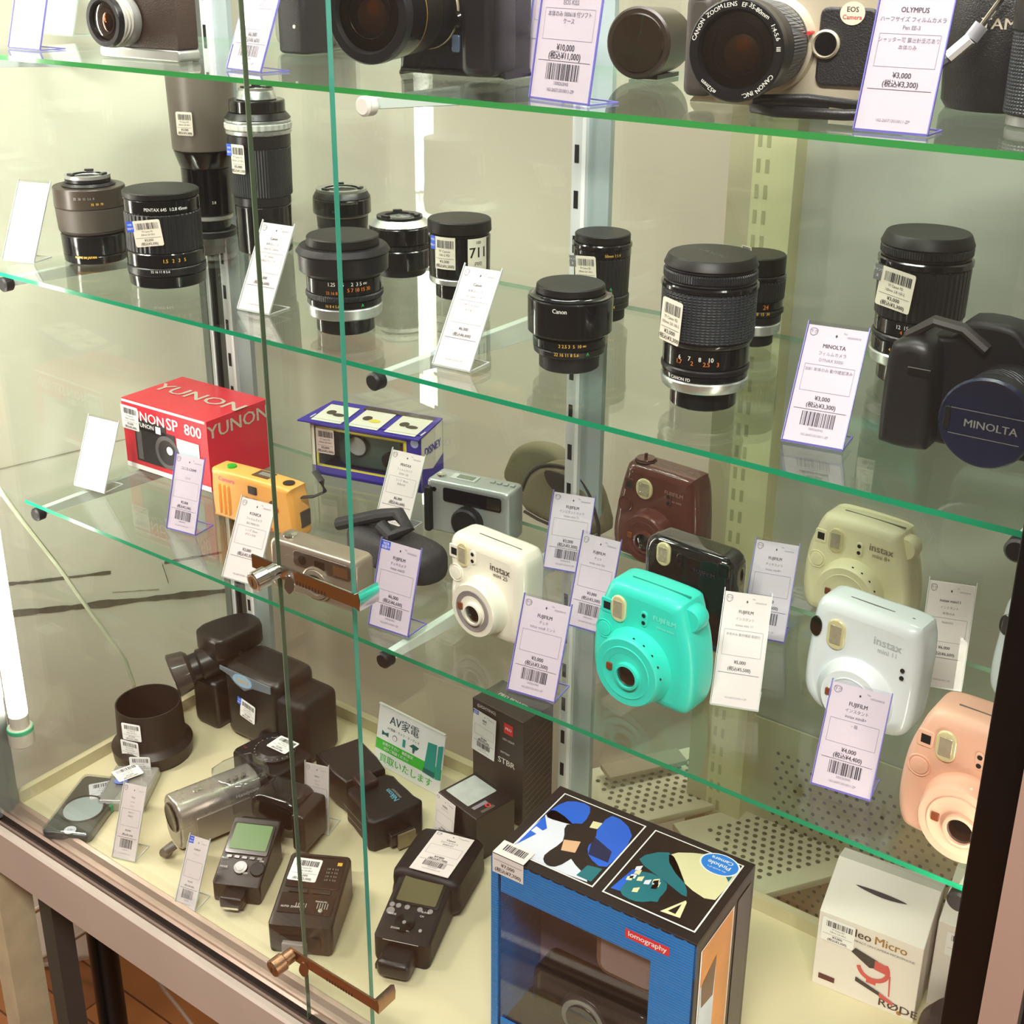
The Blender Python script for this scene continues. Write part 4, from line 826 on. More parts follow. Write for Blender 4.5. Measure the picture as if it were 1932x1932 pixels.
# photographs on the top
PB = [mat('photo_' + n_, c1, .3) for n_, c1 in (('sky', '#1c62d8'), ('white', '#dfe2f0'), ('dark', '#1a1012'), ('teal', '#0f6f7c'), ('cream', '#e2dfb0'), ('skin', '#dcae88'), ('deep', '#101c4a'))]
b = B(T(0, 0, H0 + .0006))
def photo(u0, u1, v0, v1, first):
    U = lambda f: u0 + (u1 - u0) * f
    V = lambda f: v0 + (v1 - v0) * f
    b.quad(u0, v0, u1, v1, PAPERW, 0); e = .0016
    b.quad(u0 + e, v0 + e, u1 - e, v1 - e, PB[2], .0002)
    P = lambda pts, m, w=.0004: b.poly([(min(u1 - e, max(u0 + e, U(x))), min(v1 - e, max(v0 + e, V(y)))) for x, y in (smoothpoly(pts, 3) if len(pts) > 4 else pts)], m, w)
    if first:
        P([(.03, .03), (.92, .03), (.55, .25), (.5, .55), (.08, .72), (.03, .55)], PB[1]); P([(.03, .62), (.1, .90), (.35, .95), (.42, .68), (.2, .60)], PB[0]); P([(.03, .10), (.03, .60), (.16, .45)], PB[0], .0005)
        P([(.62, .95), (.95, .80), (.97, .30), (.72, .35), (.62, .60)], PB[0]); P([(.62, .60), (.72, .35), (.95, .35), (.9, .5)], PB[6], .0005)
        P([(.30, .60), (.55, .72), (.66, .52), (.58, .10), (.46, .02), (.36, .12), (.40, .38)], PB[2], .0006); P([(.40, .40), (.56, .46), (.60, .30), (.46, .26)], PB[5], .0007); P([(.50, .78), (.60, .80), (.60, .70), (.52, .68)], PB[4], .0007)
        P([(.78, .05), (.95, .05), (.95, .25), (.80, .22)], PB[3], .0006); P([(.04, .34), (.30, .30), (.32, .36), (.05, .42)], PB[1], .0006)
    else:
        P([(.30, .75), (.62, .95), (.97, .97), (.97, .45), (.60, .50)], PB[4]); P([(.08, .55), (.28, .78), (.52, .60), (.72, .35), (.45, .42)], PB[3]); P([(.05, .08), (.10, .40), (.30, .42), (.38, .12)], PB[0])
        P([(.14, .10), (.20, .42), (.48, .40), (.50, .18), (.34, .05)], PB[3], .0006)
        for k in range(14):
            rx, ry = random.uniform(.1, .55), random.uniform(.08, .45); P([(rx, ry), (rx + .05, ry + .02), (rx + .04, ry + .09), (rx - .01, ry + .05)], random.choice([PB[4], PB[3], PB[1], PB[2]]), .0008)
        P([(.60, .06), (.74, .30), (.76, .28), (.80, .08)], PB[4], .0008); P([(.66, .10), (.73, .24), (.74, .10)], PB[2], .0009)
        P([(.70, .97), (.97, .97), (.97, .72)], PB[3], .0005)
photo(w_ * .05, w_ * .485, d_ * .09, d_ * .93, True); photo(w_ * .53, w_ * .965, d_ * .09, d_ * .93, False)
b.poly(circ(.0215, 32, w_ * .875, d_ * .83, .0165), PAPERW, .0010); b.poly(circ(.0195, 32, w_ * .875, d_ * .83, .0150), mat('sticker_blue', '#1f86ea', .4), .0012)
b.M = T(w_ * .875, d_ * .83, H0 + .0020) @ RZ(PI); b.text('Pinhole', 0, .001, .0085, PAPERW, 0); b.text('Camera', 0, -.007, .0075, PAPERW, 0); b.text('the world of a', 0, .008, .0035, PAPERW, 0)
b.obj('top_photographs', t, smooth=0)
b = B(T(w_ * .78, -.0005, H0 * .905) @ FRONT @ RZ(.0)); b.quad(-.024, -.0055, .024, .0055, mat('red_badge', '#e0343c', .4), 0); b.text('lomography', 0, .0005, .0088, PAPERW, .0003); b.obj('badge', t, smooth=0)
b = B(T(.026, .0, H0 + .0012)); b.M = T(.021, -.0008, H0 - .004) @ FRONT; b.quad(-.019, -.018, .019, .0055, PAPER, 0); b.text('¥7,000', 0, -.006, .006, INK, .0003); b.text('(税込¥7,700)', 0, -.013, .006, INK, .0003); b.quad(-.017, -.001, .017, -.0006, INK, .0003)
b.M = T(.021, -.0008, H0 + .0026); b.quad(-.019, 0, .019, .022, PAPER, 0); b.bars(-.012, .015, .008, .018, INK, .0003, 24)
b.obj('price_sticker', t, smooth=0)
b = B(T(w_ + .0004, 0, 0) @ RZ(PI / 2) @ FRONT)
b.quad(d_ * .08, .01, d_ * .64, H0 * .93, PAPERW, 0); b.quad(d_ * .10, .012, d_ * .62, H0 * .925, mat('photo_warm', '#d08a4a', .35, var=.5, vscale=18), .0003); b.quad(d_ * .10, .012, d_ * .36, H0 * .74, mat('photo_cool', '#c9d6f0', .35, var=.4, vscale=22), .0005); b.poly([(d_ * .12, H0 * .74), (d_ * .36, H0 * .80), (d_ * .34, H0 * .60), (d_ * .14, H0 * .62)], mat('photo_brown', '#6a5040', .4, var=.5, vscale=60), .0006)
b.quad(d_ * .70, .01, d_ * .94, H0 * .93, mat('printed_side', '#4c474a', .4, var=.6, vscale=140), .0003)
b.obj('side_photograph', t, smooth=0)

# white microphone box with a slanted top, and its neighbour
def gablebox(label, FBL, FBR, FTR, H1, z, full, wfix=None):
    a, c = at(*FBL, z), at(*FBR, z); ux = (c - a).normalized(); w_ = wfix or (c - a).length; yaw = math.atan2(ux.y, ux.x); h1 = hz(a, FTR)
    d_ = .080; WB = mat('white_card_box', '#e9e2da', .5)
    t = thing('microphone_box', label, 'box', (a.x, a.y, z + .0005), yaw, 'white cartons at the right of the base board')
    b = B(Matrix(((0, 0, 1, 0), (1, 0, 0, 0), (0, 1, 0, 0), (0, 0, 0, 1)))); b.slab([(0, 0), (d_, 0), (d_, h1 + H1 * .9), (d_ * .72, h1 + H1), (0, h1)], 0, w_, WB, .0006, 1); b.obj('carton', t)
    sl = math.atan2(H1, d_ * .72); b = B(T(w_ * .5, 0, h1) @ RX(sl) @ T(0, .040, .0006)); b.slab(smoothpoly([(-w_ * .26, .002), (0, .0034), (w_ * .24, .001), (0, -.0022)]), 0, .0003, mat('dark_slot', '#2a1c20', .5)); b.obj('handle_slot', t)
    b = B(T(0, -.0006, 0) @ FRONT); br = mat('brown_ink', '#4a3630', .4); bz = mat('bronze_ink', '#a5793c', .4)
    if full:
        b.text('Video', w_ * .36, h1 * .88, .0155, br, 0); b.text('Micro', w_ * .70, h1 * .88, .0155, bz, 0); b.text('COMPACT ON-CAMERA MICROPHONE', w_ * .62, h1 * .78, .0042, INKG, 0)
        b.text('RØDE', w_ * .84, h1 * .10, .0145, br, 0, 1.15); b.poly(circ(.0028, 16, w_ * .86, h1 * .02 + .003), bz, 0); b.quad(w_ * .06, h1 * .10, w_ * .22, h1 * .17, mat('maroon_print', '#5a2a2c', .4), 0)
        rd = mat('salmon_print', '#cf5a56', .4); pl = mat('printed_charcoal', '#3b3436', .4); cx0, cy0 = w_ * .57, h1 * .51
        ring = circ(.019, 30, cx0, cy0); inn = circ(.0145, 30, cx0, cy0 + .001)
        vs = [(p[0], p[1], .0002) for p in ring] + [(p[0], p[1], .0002) for p in inn]; b.add(vs, [(i, (i + 1) % 30, 30 + (i + 1) % 30, 30 + i) for i in range(16, 29)] + [(29, 0, 30, 59)] + [(i, i + 1, 31 + i, 30 + i) for i in range(0, 3)], rd)
        b.poly([(cx0 - .026, cy0 + .012), (cx0 - .022, cy0 + .019), (cx0 + .004, cy0 + .012), (cx0 + .004, cy0 + .002), (cx0 - .004, cy0 - .001)], pl, .0004); b.poly([(cx0 + .001, cy0 + .012), (cx0 + .015, cy0 + .010), (cx0 + .015, cy0 - .002), (cx0 + .001, cy0)], rd, .0005)
        b.quad(cx0 - .006, cy0 - .022, cx0 + .005, cy0 - .016, rd, .0004); b.poly([(cx0 - .018, cy0 - .020), (cx0 + .010, cy0 - .029), (cx0 + .010, cy0 - .034), (cx0 - .018, cy0 - .026)], pl, .0005); b.poly([(cx0 + .010, cy0 - .029), (cx0 + .026, cy0 - .036), (cx0 + .026, cy0 - .041), (cx0 + .010, cy0 - .035)], rd, .0005); b.poly([(cx0 + .018, cy0 - .002), (cx0 + .020, cy0 - .030), (cx0 + .0215, cy0 - .030), (cx0 + .020, cy0 - .002)], rd, .0004)
    else: b.poly(circ(.006, 16, w_ * .42, h1 * .42), mat('salmon_print', '#cf5a56', .4), .0002)
    b.obj('printed_artwork', t, smooth=0)
    b = B(T(w_ * .20 if full else .030, -.0014, h1 * .80) @ FRONT); tag_art(b, .038, .032, m=PAPERW); b.obj('price_sticker', t, smooth=0)
gablebox('white microphone carton with a red microphone picture and slotted slanted top', (1531, 1852), (1722, 1930), 1718, .036, S0, True)
gablebox('white carton partly hidden by the black front right post', (1746, 1893), (1936, 1972), 1738, .034, S0, False)

# ============================================================= cameras with lenses on the upper shelves
SG = 'film cameras with lenses on the upper shelves'
def flens(b_parent, M, segs, front, name='lens_barrel'):
    """lens along the local w axis of M; segs: (w0,w1,r0,r1,material,part)"""
    parts = {}
    for w0, w1, r0, r1, m, pn in segs:
        b = parts.setdefault(pn, B(M)); b.lathe(seg_prof(r0, r1, w0, w1, .001), m, 56)
    for pn, b in parts.items(): b.obj(pn, b_parent)
    if front:
        w, r, m = front
        b = B(M); b.lathe([(r, w - .006), (r, w + .003), (r * .97, w + .004), (r * .80, w + .004), (r * .74, w)], BLK, 56); b.obj('front_rim', b_parent)
        b = B(M); b.lathe([(r * .745, w + .0001), (r * .56, w + .0003), (r * .55, w + .0008), (r * .50, w + .0008), (r * .49, w + .0004), (0, w + .0004)], mat('blackened_barrel_inside', '#060405', .35, spec=.3), 48)
        b.lathe([(r * .36, w + .0004), (r * .30, w + .0012), (r * .12, w + .0020), (0, w + .0021)], m, 40, (r * .10, -r * .04)); b.lathe([(r * .16, w + .0020), (r * .08, w + .0026), (0, w + .0027)], mat('gilt_reflection', '#7a4a18', .12, .8, bump=.6, scale=180), 28, (r * .14, r * .10)); b.obj('inner_elements', b_parent)  # small gold blob stands in for amber reflections inside the lens
        b = B(M); b.lathe([(r * .745, w + .0006), (r * .6, w + .0022), (r * .4, w + .0034), (r * .2, w + .0040), (0, w + .0042)], glass('coated_front_element', (.75, .62, .55), r0=.03, k=.6), 48); b.obj('front_glass', b_parent)
WU = T(0, 0, 0)
# silver autofocus film camera, topmost shelf
X = at(1522, 208, S1)
t = thing('film_camera', 'silver film camera with large zoom lens and hanging strap on the topmost shelf', 'camera', (X.x, X.y, S1 + .0006), .14, SG)
CH = mat('champagne_plastic', '#d8ccb4', .3, .35, coat=.3)
b = B(FRONT); b.slab(smoothpoly([(-.088, 0), (.052, 0), (.056, .010), (.056, .082), (.048, .094), (.012, .100), (-.006, .118), (-.042, .118), (-.054, .100), (-.090, .094), (-.094, .082), (-.094, .008)], 3), -.040, 0, CH, .006, 4); b.obj('body', t)
b = B(FRONT); b.slab(rrect(.044, .058, .006, 3, .027, .048), -.006, .004, mat('black_leatherette', '#1c1a1e', .45, bump=.5, scale=900), .002); b.slab(rrect(.024, .078, .006, 3, -.088, .045), -.03, .016, mat('grey_grip', '#4a4440', .45), .006); b.obj('leatherette', t)
b = B(T(-.088, -.010, .092) @ RX(.3)); b.lathe([(0, 0), (.016, 0), (.0165, .006), (.013, .010), (0, .010)], CH, 32); b.lathe([(0, .0101), (.008, .0101), (.0075, .013), (0, .0135)], BLKG, 24); b.obj('shutter_button', t)
b = B(T(.030, -.0045, .073) @ FRONT); b.slab(circ(.0095, 28, 0, 0, .0085), 0, .0006, mat('cream_badge', '#efe0cc', .4)); b.text('EOS', 0, .0028, .0052, INK, .0009); b.text('Camera', 0, -.0028, .0046, RTXT, .0009); b.obj('badge', t, smooth=0)
b = B(T(.012, -.002, .050) @ RX(PI / 2)); b.lathe([(0, 0), (.0105, 0), (.0110, .005), (.0095, .007), (.0085, .005)], CH, 28); b.lathe([(0, .005), (.0085, .0052)], BLKG, 24); b.obj('release_button', t)
b = B(T(.053, -.006, .050) @ FRONT); b.slab(rrect(.007, .026, .0034), 0, .004, CH, .0012); b.obj('side_lever', t)
ML = T(-.034, 0, .048) @ RX(PI / 2) @ RY(.0)
b = B(ML); b.lathe([(.038, -.002), (.036, .006), (.033, .007), (.0315, .006)], CH, 56); b.obj('mount_ring', t)
flens(t, ML, [(0, .012, .032, .032, BLK, 'lens_barrel'), (.012, .046, .0335, .0335, ribbed('ribbed_blue_black', '#3a4149', 52, cross=True), 'zoom_ring'), (.046, .050, .0335, .0345, BLK, 'lens_barrel'), (.050, .0512, .0347, .0347, GOLD, 'gold_ring'), (.0512, .076, .0352, .0365, BLKM, 'lens_barrel')], (.078, .0368, LENSA))
b = B(ML @ T(0, 0, .0822))
for i, (st, a) in enumerate((('CANON', 2.7), ('ZOOM', 2.15), ('LENS', 1.75), ('EF', 1.42), ('35-80mm', 1.05), ('1:4-5.6', .45), ('III', .08), ('CANON', -.75), ('INC.', -1.2), ('ø52mm', -2.2))):
    b.text(st, math.cos(a) * .0325, math.sin(a) * .0325, .0046, WTXT, 0, 1, a - PI / 2)
b.obj('ring_lettering', t, smooth=0)
b = B(ML); b.slab(circ(.0016, 10, .034, .010), .0, .0136, RTXT); b.obj('red_dot', t)
b = B(); pp = [(.020, -.012, .006), (-.010, -.030, .005), (-.030, -.044, .004), (-.006, -.060, .004), (.045, -.060, .005), (.085, -.050, .007)]
b.tube(pp, .0042, BLK, 10, .7); b.tube([(-.030, -.044, .010), (.01, -.036, .012), (.05, -.040, .010), (.085, -.048, .008)], .0040, BLK, 10, .7); b.obj('strap', t)

# big black camera at top
X = at(884, 146, S1)
t = thing('film_camera', 'big black film camera with wide zoom lens pointing forward, crossed by the green door edge', 'camera', (X.x, X.y, S1 + .0006), .10, SG)
NB = mat('navy_black_body', '#0b0b16', .28)
b = B(FRONT); b.slab(smoothpoly([(-.075, 0), (.030, 0), (.036, .008), (.036, .100), (.026, .112), (-.02, .12), (-.06, .12), (-.08, .1), (-.082, .006)], 3), -.060, 0, NB, .007, 4); b.slab(rrect(.036, .11, .008, 3, .020, .057), -.03, .020, mat('plum_black_grip', '#140f14', .35), .008); b.obj('body', t)
b = B(T(-.012, -.001, .052) @ RX(PI / 2)); b.lathe([(0, 0), (.008, 0), (.0085, .004), (.006, .006), (0, .006)], BLKG, 24); b.M = T(-.012, -.002, .030) @ FRONT; b.slab(rrect(.009, .016, .002), -.001, .002, mat('slate_lever', '#5a6a80', .3, .4), .0008); b.obj('lens_release', t)
b = B(T(.004, -.0005, .092) @ FRONT); b.text('EOS', 0, 0, .0085, SILD, .0); b.text('620', 0, -.008, .0065, SILD, .0); b.obj('lettering', t, smooth=0)
ML = T(-.046, 0, .060) @ RX(PI / 2)
flens(t, ML, [(-.001, .003, .0365, .0365, mat('cream_ring', '#c9bb98', .35, .4), 'mount_ring'), (.003, .030, .036, .037, BLKM, 'lens_barrel'), (.030, .060, .0385, .0405, mat('brown_black_grip', '#1a1513', .38), 'zoom_ring'), (.060, .0615, .0412, .0415, GOLD, 'gold_ring'), (.0615, .092, .0418, .0445, BLKG, 'lens_barrel')], (.094, .0445, mat('maroon_lens_glass', '#1f0a0c', .05, coat=1.)))

# silver rangefinder
X = at(318, 118, S1)
t = thing('film_camera', 'old silver and brown film camera with silver ringed lens, left on the topmost shelf', 'camera', (X.x, X.y, S1 + .0006), .05, SG)
b = B(FRONT); b.slab(rrect(.125, .012, .004, 3, -.045, .006), -.030, 0, SILD, .002); b.slab(rrect(.125, .022, .005, 3, -.045, .078), -.030, 0, SILD, .003); b.obj('silver_plates', t)
b = B(FRONT); b.slab(rrect(.123, .056, .003, 3, -.045, .040), -.029, -.001, mat('brown_leatherette', '#3a2a22', .5, bump=.6, scale=700), .001); b.obj('leatherette_body', t)
flens(t, T(-.060, 0, .040) @ RX(PI / 2), [(0, .012, .026, .026, SILD, 'lens_barrel'), (.012, .024, .0275, .0275, ribbed('knurled_silver', '#b8b4a8', 60, .35), 'focus_ring')], (.027, .0262, mat('violet_brown_glass', '#2a1c1c', .08, coat=1.)))
# autofocus camera with MINOLTA cap, middle shelf right
X = at(1765, 838, S2)
t = thing('film_camera', 'black autofocus camera with capped lens lettered MINOLTA at the right of the middle shelf', 'camera', (X.x, X.y, S2 + .0006), .02, SG)
b = B(FRONT); b.slab(smoothpoly([(-.030, 0), (.105, 0), (.112, .010), (.112, .075), (.098, .088), (.062, .092), (.046, .105), (.012, .105), (0, .090), (-.030, .088), (-.036, .075), (-.036, .008)], 3), -.035, 0, BLKM, .006, 4); b.obj('body', t)
b = B(FRONT); b.slab(smoothpoly([(-.036, .0), (-.005, 0), (.0, .01), (-.002, .07), (-.010, .088), (-.030, .088), (-.040, .075), (-.041, .010)], 3), -.030, .028, mat('dark_grip_rubber', '#141214', .42), .009, 4); b.obj('hand_grip', t)
b = B(T(-.012, -.0285, .066) @ FRONT); b.slab(rrect(.018, .006, .001), -.001, .001, BLKG, .0004); b.quad(-.009, .0028, .009, .0034, SILD, .0012); b.obj('focus_lamp', t)
b = B(); b.tube([(-.034, .0, .070), (-.030, -.004, .088), (-.012, -.004, .102), (.01, 0, .098), (.03, .0, .085)], .0045, mat('strap_webbing', '#2b2624', .6), 8, 1.8); b.obj('strap', t)
ML = T(.052, 0, .048) @ RX(PI / 2)
flens(t, ML, [(0, .022, .030, .030, BLKM, 'lens_barrel'), (.022, .040, .031, .031, RF, 'zoom_ring'), (.040, .062, .032, .0345, BLKM, 'lens_barrel')], None)
b = B(ML); b.lathe([(.0345, .060), (.035, .064), (.0335, .0665), (.030, .0655), (0, .0655)], mat('navy_lens_cap', '#111a33', .25, coat=.3), 56); b.quad(-.027, .008, .027, .0085, SILD, .0657); b.quad(-.026, -.012, .026, -.0115, SILD, .0657); b.slab(rrect(.005, .018, .002, 3, -.028, 0), .065, .067, BLKM, .0006); b.text('MINOLTA', .004, -.002, .0085, SILD, .0659, 1.05); b.obj('lens_cap', t)
# lens cases and other goods on the topmost shelf
X = at(1850, 214, S1)
t = thing('lens_case', 'black padded lens case lettered TAMRON with a hanging strap clip', 'case', (X.x, X.y + .04, S1 + .0006), 0)
b = B(); b.lathe([(0, 0), (.040, 0), (.044, .006), (.046, .05), (.044, .11), (.038, .118), (0, .120)], mat('black_nylon', '#141316', .4, bump=.5, scale=800)); b.obj('case_body', t)
b = B(); ca = -1.12; 
b.M = Matrix(((1, 0, 0, 0), (0, 0, 1, 0), (0, 1, 0, .066), (0, 0, 0, 1))); b.W = lambda p: Vector((math.cos(ca + p.x / .0465) * .0466, math.sin(ca + p.x / .0465) * .0466, p.z)); b.text('TAMRON', 0, 0, .0115, mat('lettering_cream', '#c8bda4', .5), 0, 1.15); b.obj('lettering', t, smooth=0)
b = B(); b.tube([(.012, -.056, .090), (.004, -.058, .076), (-.004, -.060, .062)], .0022, CHR); b.obj('zip_hook', t)
b = B(); b.tube([(-.002, -.060, .066), (-.008, -.062, .056)], .0058, mat('clear_end', '#b8b8c0', .2, .4), 10, .8); b.tube([(-.008, -.062, .056), (-.022, -.064, .042)], .0052, mat('white_tag', '#f0ecea', .4), 8, 1.4); b.tube([(-.022, -.064, .042), (-.040, -.064, .028), (-.062, -.060, .020)], .0044, mat('grey_webbing', '#787a82', .5), 8, 1.3); b.obj('strap', t)
def rodlens(label, px, py, r, h, segs, z=S1):
    X = at(px, py, z); t = thing('camera_lens', label, 'camera lens', (X.x, X.y + r * .8, z + .0006), 0, 'lenses on the topmost shelf')
    parts = {}
    for t0, t1, k, m, pn in segs: parts.setdefault(pn, B()).lathe(seg_prof(r * k, r * k, t0 * h, t1 * h, .001), m)
    for pn, b in parts.items(): b.obj(pn, t)
rodlens('black lens with checkered grip at the right edge of the topmost shelf', 1948, 246, .028, .11, [(0, .08, .9, SILD, 'mount_ring'), (.08, .6, 1, GRIPX, 'focus_ring'), (.6, 1, 1.05, BLK, 'barrel')])
X = at(1195, 152, S1)
t = thing('camera_lens', 'dark brown lens lying behind the ten thousand yen card', 'camera lens', (X.x, X.y + .03, S1 + .034), .1, 'lenses on the topmost shelf')
b = B(T(0, 0, 0) @ RX(PI / 2)); b.lathe(seg_prof(.030, .033, -.03, .03, .002), mat('brown_black_barrel', '#2a211a', .3)); b.obj('barrel', t)
b = B(T(0, 0, 0) @ RX(PI / 2)); b.lathe([(.028, .0285), (.026, .032), (0, .033)], LENSA); b.obj('front_glass', t)
b = B(T(0, 0, -.0315)); b.box((0, .01, 0), (.03, .05, .004), mat('brown_black_barrel', '#2a211a', .3)); b.obj('foot', t)
X = at(375, 118, S1)
t = thing('camera_bag', 'tall black box shaped camera bag on the topmost shelf beside the silver camera', 'bag', (X.x, X.y + .16, S1 + .0006), 0)
b = B(); b.slab(rrect(.045, .05, .008), 0, .12, mat('black_nylon', '#141316', .4, bump=.5, scale=800), .004); b.obj('bag_body', t)
b = B(T(.008, -.0252, .030) @ FRONT); b.slab(circ(.0022, 12), 0, .0012, SILD); b.obj('snap_button', t)
X = at(548, 96, S1)
t = thing('bubble_wrapped_item', 'grey item wrapped in clear plastic bag, left of the big black camera', 'parcel', (X.x, X.y + .05, S1 + .0006), .2)
b = B(); b.slab(smoothpoly([(-.035, -.03), (.03, -.034), (.036, .02), (.0, .034), (-.034, .024)], 3), 0, .085, mat('grey_wrapped_body', '#6e675e', .3, bump=.8, scale=60, var=.25, vscale=40), .012); b.obj('wrapped_body', t)
b = B(T(0, 0, .0)); b.slab(smoothpoly([(-.039, -.035), (.034, -.039), (.041, .022), (.0, .039), (-.039, .028)], 3), .0005, .092, WINDOW, .014); b.obj('plastic_bag', t)
for nm, px, py, col, w_, h_, lab in (('cardboard_box', 1640, 150, '#8f8468', .10, .045, 'small khaki cardboard box on the topmost shelf behind the large violet edged card'), ('cardboard_box', 1655, 120, '#5d5546', .11, .085, 'tall dark taupe cardboard box at the back of the topmost shelf')):
    X = at(px, py, S1); t = thing(nm, lab, 'box', (X.x + (.03 if w_ > .1 else 0), min(.30, X.y + .05) + (.0 if w_ > .1 else -.055), S1 + .0006), .1, 'boxes at the back of the topmost shelf')
    b = B(); b.box((0, 0, h_ / 2), (w_, .035, h_), mat('card' + col, col, .6), .001); b.obj('carton', t)
    b = B(); b.box((0, 0, h_ + .001), (w_ * 1.02, .037, .002), mat('cardlid' + col, col, .55)); b.obj('lid', t)

# ============================================================= compact cameras, lowest shelf
CG = 'compact cameras on the lowest shelf'
# orange plastic camera
a, c_ = at(404, 974, S3), at(545, 1018, S3); yaw = yaw_of(a, c_); w_ = (c_ - a).length * 1.08; h_ = .066
t = thing('compact_camera', 'orange plastic camera with green shutter button and hand strap', 'camera', (a.x, a.y, .0008), yaw, CG)
ORG = mat('orange_plastic', '#f2ac55', .35, coat=.2)
b = B(FRONT); b.slab(smoothpoly([(0, .006), (.010, 0), (w_ - .012, 0), (w_, .008), (w_ - .001, h_ * .55), (w_ - .006, h_ * .9), (w_ - .016, h_), (.012, h_), (0, h_ - .008)], 3), -.034, 0, ORG, .006, 4)
for k in range(3): b.slab(rrect(.0045, h_ * .62, .002, 3, .013 + k * .0075, h_ * .42), -.002, .002, ORG, .0015)
b.obj('body', t)
b = B(FRONT); b.slab([(w_ - .007, .012), (w_ + .001, .012), (w_ + .001, h_ * .5), (w_ - .007, h_ * .5)], -.030, -.012, mat('dark_side_grip', '#4a4038', .5), .001); b.obj('side_panel', t)
b = B(T(.022, .016, h_)); b.lathe([(0, 0), (.0065, 0), (.006, .003), (0, .0036)], mat('green_button', '#2ea62a', .3)); b.obj('shutter_button', t)
b = B(T(w_ * .58, .018, h_)); b.box((-.004, 0, .0008), (.026, .018, .0016), mat('brown_print', '#5a3c28', .5)); b.box((.0, 0, .002), (.020, .008, .001), SILD); b.obj('hot_shoe', t)
b = B(T(w_ * .86, .016, h_)); b.lathe([(0, 0), (.0075, 0), (.0075, .0012), (.0060, .0014), (0, .0010)], mat('brown_dark', '#2a1a12', .4)); b.obj('frame_counter', t)
b = B(T(w_ * .52, 0, h_ * .78) @ FRONT); b.slab(rrect(.014, .010, .001), -.001, .001, mat('brown_dark', '#2a1a12', .4)); b.obj('viewfinder', t)
b = B(T(w_ * .52, 0, h_ * .36) @ FRONT); b.slab(rrect(.024, .022, .003), -.001, .002, BLK, .001); b.slab(circ(.006, 20), .002, .004, LENSG); b.obj('lens', t)
b = B(FRONT); b.text('Camera', w_ * .2, h_ * .84, .0085, mat('pink_print', '#c8508a', .5), .0006); b.text('35mm LENS', w_ * .5, h_ * .60, .004, INK, .0006)
bp_ = mat('brown_print', '#5a3c28', .5)
for u, v, r in ((.76, .60, .006), (.80, .52, .004), (.72, .50, .004)): b.poly(circ(r, 14, w_ * u, h_ * v), bp_ if r > .005 else RTXT, .0007 if r > .005 else .0005)
for u, v in ((.80, .14), (.90, .12), (.72, .10)): b.poly(circ(.0024, 8, w_ * u, h_ * v), RTXT, .0006)
b.obj('printed_artwork', t, smooth=0)
b = B(); b.tube([(w_, .018, h_ * .78), (w_ + .018, .018, h_ * .86), (w_ + .034, .020, h_ * 1.0), (w_ + .030, .020, h_ * 1.2), (w_ + .018, .022, h_ * 1.34)], .0016, mat('strap_webbing', '#2b2624', .6), 8, 3.); b.obj('hand_strap', t)
# champagne compact
a, c_ = at(513, 1108, S3), at(668, 1160, S3); yaw = yaw_of(a, c_); w_ = (c_ - a).length * 1.04; h_ = .062
t = thing('compact_camera', 'silver champagne compact camera lying behind the chrome lock', 'camera', (a.x, a.y, .0008), yaw, CG)
SC = mat('champagne_metal', '#b3a394', .3, .6, coat=.2)
b = B(FRONT); b.slab(rrect(w_, h_, .008, 4, w_ / 2, h_ / 2), -.034, 0, SC, .005, 4); b.obj('body', t)
b = B(FRONT); b.slab(rrect(w_ * .66, h_ * .30, .005, 4, w_ * .62, h_ * .76), -.001, .001, mat('smoked_window_bar', '#4a3c34', .08, coat=1.), .0006); b.slab(circ(.0055, 20, w_ * .40, h_ * .76), .001, .002, LENSG); b.slab(rrect(.014, .009, .001, 3, w_ * .60, h_ * .76), .001, .0018, LENSG); b.slab(rrect(.020, .012, .001, 3, w_ * .84, h_ * .76), .001, .002, CHR); b.obj('window_bar', t)
b = B(T(w_ * .56, 0, h_ * .38) @ RX(PI / 2)); b.lathe([(.021, -.002), (.0205, .003), (.0185, .004), (.0180, .003), (.0172, .005), (.0125, .0055), (.0120, .003)], SC); b.slab(rrect(.014, .014, .005), .002, .0045, mat('lens_shutter', '#8a7c70', .25, .6), .001); b.obj('lens_ring', t)
b = B(T(.018, .016, h_)); b.lathe([(0, 0), (.008, 0), (.0075, .0022), (0, .0026)], CHR); b.obj('shutter_button', t)
b = B(T(w_ * .10, 0, h_ * .66) @ FRONT); b.slab(circ(.0018, 12), 0, .0008, LENSG); b.obj('timer_lamp', t)
# strap pouch behind
X = at(745, 1078, S3)
t = thing('camera_pouch', 'black fabric pouch with knotted strap beside the champagne compact', 'pouch', (X.x, X.y + .01, .0008), -.10)
b = B(); b.slab(smoothpoly([(-.070, -.020), (-.030, -.030), (.040, -.030), (.062, -.02), (.066, .010), (.040, .026), (-.030, .024), (-.066, .012)], 3), 0, .042, mat('black_fabric', '#262225', .6, bump=.6, scale=300), .014, 4); b.obj('pouch_body', t)
b = B(); pp = [(-.085, -.02, .036), (-.06, -.01, .046), (-.03, 0, .058), (-.005, .004, .066), (.014, .0, .056), (0, -.012, .044), (-.02, -.01, .052)]; b.tube(pp, .0075, mat('black_fabric', '#262225', .6, bump=.6, scale=300), 10, 1.2); b.obj('knotted_strap', t)
